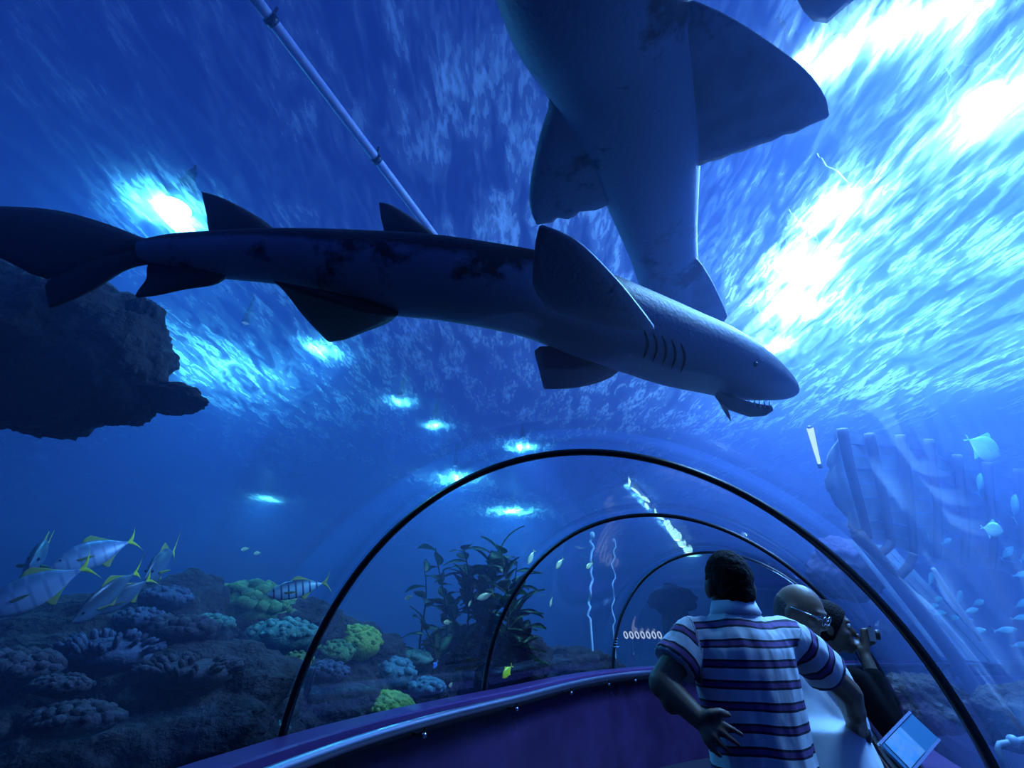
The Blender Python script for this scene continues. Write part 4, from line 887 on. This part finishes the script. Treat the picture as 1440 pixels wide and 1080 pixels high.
    def stripe(me):
        vals = []
        for v in me.vertices:
            p = v.co; val = None
            for s0, d0, sg in ((sl, el_, -1), (sr, er_, 1)):
                ax = (d0-s0).normalized(); al = (p-s0).dot(ax)
                if sg*p.x > .150 and (p-s0-ax*al).length < .095 and al > -.03 and abs(p.x) > .158-.0*al: val = (.098-al)/.072+.5+100
            if val is None: val = (p.z-1.514+.004*math.sin(p.x*28)*(.5+.5*math.sin(p.z*17)))/.055+.5+100
            vals.append(val)
            f = .006*noise.noise(Vector((p.x*16, p.y*16, p.z*4)))+.004*noise.noise(Vector((p.x*40, p.y*30, p.z*9)))
            v.co = p+v.normal*f
        at = me.attributes.new('stripe', 'FLOAT', 'POINT'); at.data.foreach_set('value', vals)
    shirt = fuse('polo_shirt', bm, .007, stripe_mat(), T, 3, stripe)
    M_COL = pbr('pale_collar', (.62, .68, .74), .85)
    bm = bmesh.new(); n = 28; rows = []
    for r_, z in ((.063, 1.548), (.066, 1.585), (.070, 1.588), (.084, 1.548), (.080, 1.544)):
        rows.append([bm.verts.new((r_*math.cos(2*PI*j/n)+.006, r_*1.03*math.sin(2*PI*j/n), z-.018*max(0, math.sin(2*PI*j/n)))) for j in range(n)])
    for a, b in zip(rows, rows[1:]+rows[:1]):
        for j in range(n): bm.faces.new((a[j], a[(j+1) % n], b[(j+1) % n], b[j]))
    obj('collar', bm, M_COL, shirt)
    bm = bmesh.new(); rings(bm, [(0, 0, .95, .150, .115), (0, 0, .86, .158, .12), (0, 0, .80, .155, .115)]); 
    for s in (-1, 1): chain(bm, [(s*.08, 0, .84), (s*.095, 0, .5), (s*.105, 0, .1)], [.095, .082, .07])
    fuse('trousers', bm, .012, M_DENIM, T, 3)
    feet(T, 0, .02, .105, 0)
    w0, w1 = E(wrR), E(wrR).lerp(er_, .12); bm = bmesh.new(); tube(bm, [w0.lerp(w1, .2), w1+(w1-w0)*.3], [.036, .038], 16); wt = obj('wristwatch', bm, M_BLK, T)
    d = (w1-w0).normalized(); sd = d.cross(Vector((0, -1, 0))).normalized(); bm = bmesh.new(); c = w0.lerp(w1, .7)+Vector((.030, -.012, .008)); ball(bm, c, .016, 2, (.6, .8, 1)); obj('watch_case', bm, M_BOLT, wt)
striped_man()

def face(bm, hc, fd, up, s=1.0):
    """nose, brow, chin, ears on a head at hc looking along fd"""
    sd = fd.cross(up).normalized(); rot = Matrix((sd, fd, up)).transposed(); w_ = lambda x, y, z: hc+sd*x*s+fd*y*s+up*z*s
    ell(bm, hc, (.076*s, .096*s, .108*s), rot); ell(bm, w_(0, .03, -.06), (.058*s, .066*s, .062*s), rot)
    ell(bm, w_(0, .098, -.022), (.013*s, .022*s, .016*s), rot); cap(bm, w_(0, .088, .018), w_(0, .106, -.020), .008*s, .011*s)
    ell(bm, w_(0, .084, .03), (.05*s, .016*s, .010*s), rot); ell(bm, w_(0, .086, -.062), (.026*s, .012*s, .007*s), rot); ell(bm, w_(0, .086, -.075), (.022*s, .012*s, .008*s), rot); ell(bm, w_(0, .075, -.105), (.024*s, .022*s, .018*s), rot)
    for q in (-1, 1):
        ell(bm, w_(q*.076, -.005, -.012), (.010*s, .021*s, .034*s), rot); ell(bm, w_(q*.045, .062, -.03), (.022*s, .025*s, .02*s), rot)
    return w_, rot, sd
def eyes(T, w_, L0, closed=False):
    M_W = pbr('eye_white', (.6, .6, .6), .3)
    for q in (-1, 1):
        bm = bmesh.new(); ball(bm, w_(q*.031, .080, .010), .0125, 2); e = obj('eye', bm, M_W, T); bm = bmesh.new(); ball(bm, w_(q*.031, .0895, .008), .0055, 2); obj('iris', bm, M_EYE, e)
def bald_man():
    X, Y = at_y(1120, 1000, 2.22).x, 2.22; T = empty('person', (X, Y, 0)); L0 = Vector((X, Y, 0)); J = lambda x, y, d=0: at_y(x, y, Y+d)-L0
    prop(T, 'balding man in glasses and a white shirt looking down behind the striped-shirt man', 'person')
    hc = J(1123, 858, -.02); fd = Vector((.62, -.62, -.48)).normalized(); sd = fd.cross(Vector((0, 0, 1))).normalized(); up = sd.cross(fd).normalized()
    bm = bmesh.new(); w_, rot, sd = face(bm, hc, fd, up, .98)
    nb = Vector((0, .03, hc.z-.19)); cap(bm, nb, hc-up*.06-fd*.02, .06, .056)
    sz = nb.z; shL, shR = Vector((-.16, .06, sz-.04)), Vector((.15, -.06, sz-.05))
    elL, wrL = Vector((-.20, .08, sz-.32)), Vector((-.10, -.10, sz-.45)); elR, wrR = Vector((.19, -.02, sz-.32)), Vector((.10, -.18, sz-.46))
    chain(bm, [shL, elL, wrL], [.05, .043, .028]); chain(bm, [shR, elR, wrR], [.05, .043, .028])
    for wv, s in ((wrL, 1), (wrR, -1)):
        kn = [wv+Vector((s*.05+.0*i, -.04-.0*i, .028-.02*i)) for i in range(4)]; tp = [(k+Vector((s*.028, -.012, -.006)), k+Vector((s*.046, -.006, -.016))) for k in kn]
        hand(bm, wv, kn, tp, [wv+Vector((s*.02, -.03, .035)), wv+Vector((s*.045, -.045, .045)), wv+Vector((s*.06, -.05, .04))])
    rings(bm, [(0, 0, .84, .14, .11), (0, 0, 1.1, .15, .12), (0, 0, sz-.15, .14, .10), (0, 0, sz-.03, .09, .07)]); legs(bm, 0, 0, .88)
    for s in (-1, 1): ell(bm, Vector((s*.105, -.05, .05)), (.04, .12, .04))
    fuse('body', bm, .008, M_SKIN2, T, 3); eyes(T, w_, L0)
    bm = bmesh.new(); fx = (.0, -.05)
    rings(bm, [(.0, -.01, .84, .168, .135), (.02, -.04, .95, .185, .17), (.025, -.055, 1.07, .19, .185), (.02, -.045, 1.18, .175, .165), (.0, -.02, sz-.17, .165, .125), (0, 0, sz-.07, .155, .10), (0, .01, sz-.02, .10, .08), (0, .02, sz+.01, .066, .066)])
    chain(bm, [Vector((-.07, .02, sz-.06)), shL, shL.lerp(elL, .6)], [.07, .064, .068]); chain(bm, [Vector((.07, -.02, sz-.06)), shR, shR.lerp(elR, .6)], [.07, .064, .068])
    fuse('shirt', bm, .009, pbr('white_cotton', (.62, .68, .74), .85, bump=.3, bscale=8), T, 5)
    bm = bmesh.new(); rings(bm, [(0, 0, .90, .15, .12), (0, 0, .80, .155, .12)])
    for s in (-1, 1): chain(bm, [(s*.08, 0, .84), (s*.095, 0, .5), (s*.105, 0, .1)], [.095, .082, .07])
    fuse('trousers', bm, .014, M_DENIM, T, 3); feet(T, 0, -.02, .105, PI)
    g = None; M_GL = pbr('glasses_frame', (.35, .4, .5), .25, metal=.8); bm = bmesh.new()
    for q in (-1, 1):
        tube(bm, [w_(q*.034+.024*math.cos(a), .106, .006+.019*math.sin(a)) for a in [2*PI*k/18 for k in range(19)]], .0022, 6, False); tube(bm, [w_(q*.058, .104, .010), w_(q*.079, .06, .012), w_(q*.082, -.01, .008)], .0024, 6)
    tube(bm, [w_(-.01, .108, .008), w_(0, .112, .012), w_(.01, .108, .008)], .0022, 6); obj('glasses', bm, M_GL, T)
    bm = bmesh.new(); ell(bm, hc, (.0765, .0965, .1085), rot)
    for pc, pn in ((hc-fd*.005, fd), (hc+up*.012, (up+fd*.25).normalized())):
        bmesh.ops.bisect_plane(bm, geom=bm.verts[:]+bm.edges[:]+bm.faces[:], plane_co=pc, plane_no=pn, clear_outer=True); bmesh.ops.holes_fill(bm, edges=bm.edges[:])
    fuse('hair', bm, .007, pbr('cropped_grey_hair', (.10, .09, .09), .8, bump=.5, bscale=100), T, 3)
bald_man()
def dark_person():
    Y = 2.56; X = at_y(1172, 1000, Y).x-.02; T = empty('person', (X, Y, 0)); L0 = Vector((X, Y, 0)); J = lambda x, y, d=0: at_y(x, y, Y+d)-L0
    prop(T, 'dark-haired person in black lifting a small camera behind the balding man', 'person')
    hc = J(1166, 880, 0); fd = Vector((.85, -.45, -.1)).normalized(); sd = fd.cross(Vector((0, 0, 1))).normalized(); up = sd.cross(fd).normalized()
    bm = bmesh.new(); w_, rot, sd = face(bm, hc, fd, up, .92); sz = hc.z-.18
    cap(bm, Vector((0, 0, sz)), hc-up*.06, .05, .048); shL, shR = Vector((-.10, .10, sz-.04)), Vector((.09, -.12, sz-.04))
    hd = hc+fd*.125-up*.035; elR = shR+Vector((.05, -.08, -.19)); wrR = hd+Vector((-.03, -.03, -.09)); elL = shL+Vector((.03, .03, -.26)); wrL = elL+Vector((.12, -.05, -.18))
    chain(bm, [shR, elR, wrR], [.045, .038, .026]); chain(bm, [shL, elL, wrL], [.045, .038, .026])
    kn = [hd+Vector((0, -.02, -.03+.02*i)) for i in range(4)]; tp = [(k+Vector((.028, -.012, .004)), k+Vector((.042, .012, .004))) for k in kn]; hand(bm, wrR, kn, tp, [wrR+Vector((-.01, .01, .04)), hd+Vector((-.01, .03, -.02)), hd+Vector((.005, .03, .01))])
    kn = [wrL+Vector((.012*i-.015, -.02, -.07)) for i in range(4)]; tp = [(k+Vector((0, -.01, -.03)), k+Vector((0, -.02, -.055))) for k in kn]; hand(bm, wrL, kn, tp, [wrL+Vector((-.03, -.02, -.03)), wrL+Vector((-.036, -.03, -.055)), wrL+Vector((-.03, -.035, -.075))])
    rings(bm, [(0, 0, .84, .11, .10), (0, 0, 1.1, .11, .10), (0, 0, sz-.12, .12, .10), (0, 0, sz-.03, .07, .06)]); legs(bm, 0, 0, .88, .07)
    for s in (-1, 1): ell(bm, Vector((s*.085, -.05, .05)), (.04, .12, .04))
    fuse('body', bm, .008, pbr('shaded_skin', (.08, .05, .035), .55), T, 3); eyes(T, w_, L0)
    bm = bmesh.new(); rings(bm, [(0, 0, .80, .135, .115), (0, 0, 1.0, .125, .11), (0, 0, 1.2, .125, .11), (0, 0, sz-.12, .135, .11), (0, 0, sz-.05, .11, .09), (0, 0, sz, .06, .06)])
    chain(bm, [Vector((.04, -.05, sz-.06)), shR, elR, elR.lerp(wrR, .75)], [.06, .058, .05, .042]); chain(bm, [Vector((-.04, .05, sz-.06)), shL, elL, elL.lerp(wrL, .75)], [.06, .058, .05, .042])
    M_B = pbr('black_cloth', (.004, .004, .006), .95, spec=.05); fuse('jacket', bm, .009, M_B, T, 4)
    bm = bmesh.new(); rings(bm, [(0, 0, .86, .125, .105), (0, 0, .80, .13, .105)])
    for s in (-1, 1): chain(bm, [(s*.065, 0, .82), (s*.075, 0, .5), (s*.085, 0, .1)], [.085, .075, .065])
    fuse('trousers', bm, .014, M_B, T, 3); feet(T, 0, -.02, .085, PI*.7)
    bm = bmesh.new(); ell(bm, w_(0, -.006, .012), (.078, .098, .108), rot); ell(bm, w_(0, -.05, -.05), (.066, .055, .07), rot)
    bmesh.ops.bisect_plane(bm, geom=bm.verts[:]+bm.edges[:]+bm.faces[:], plane_co=w_(0, .045, 0), plane_no=(fd-up*.55).normalized(), clear_outer=True); bmesh.ops.holes_fill(bm, edges=bm.edges[:])
    fuse('hair', bm, .007, M_HAIR, T, 3)
    c = L0+hd+Vector((.045, .0, .012)); K = empty('compact_camera', c); prop(K, 'small silver camera held up by the dark-clothed person', 'camera')
    rt = Matrix((fd, sd, up)).transposed(); bm = bmesh.new(); box(bm, Vector(), (.026, .095, .058), rt); obj('body', bm, pbr('silver_case', (.5, .55, .6), .3, metal=.7), K, False)
    bm = bmesh.new(); tube(bm, [fd*.013, fd*.035], .022, 16); obj('lens', bm, M_BLK, K)
    bm = bmesh.new(); box(bm, up*.033+sd*.02, (.012, .016, .008), rt); obj('shutter_button', bm, M_BOLT, K, False)
dark_person()
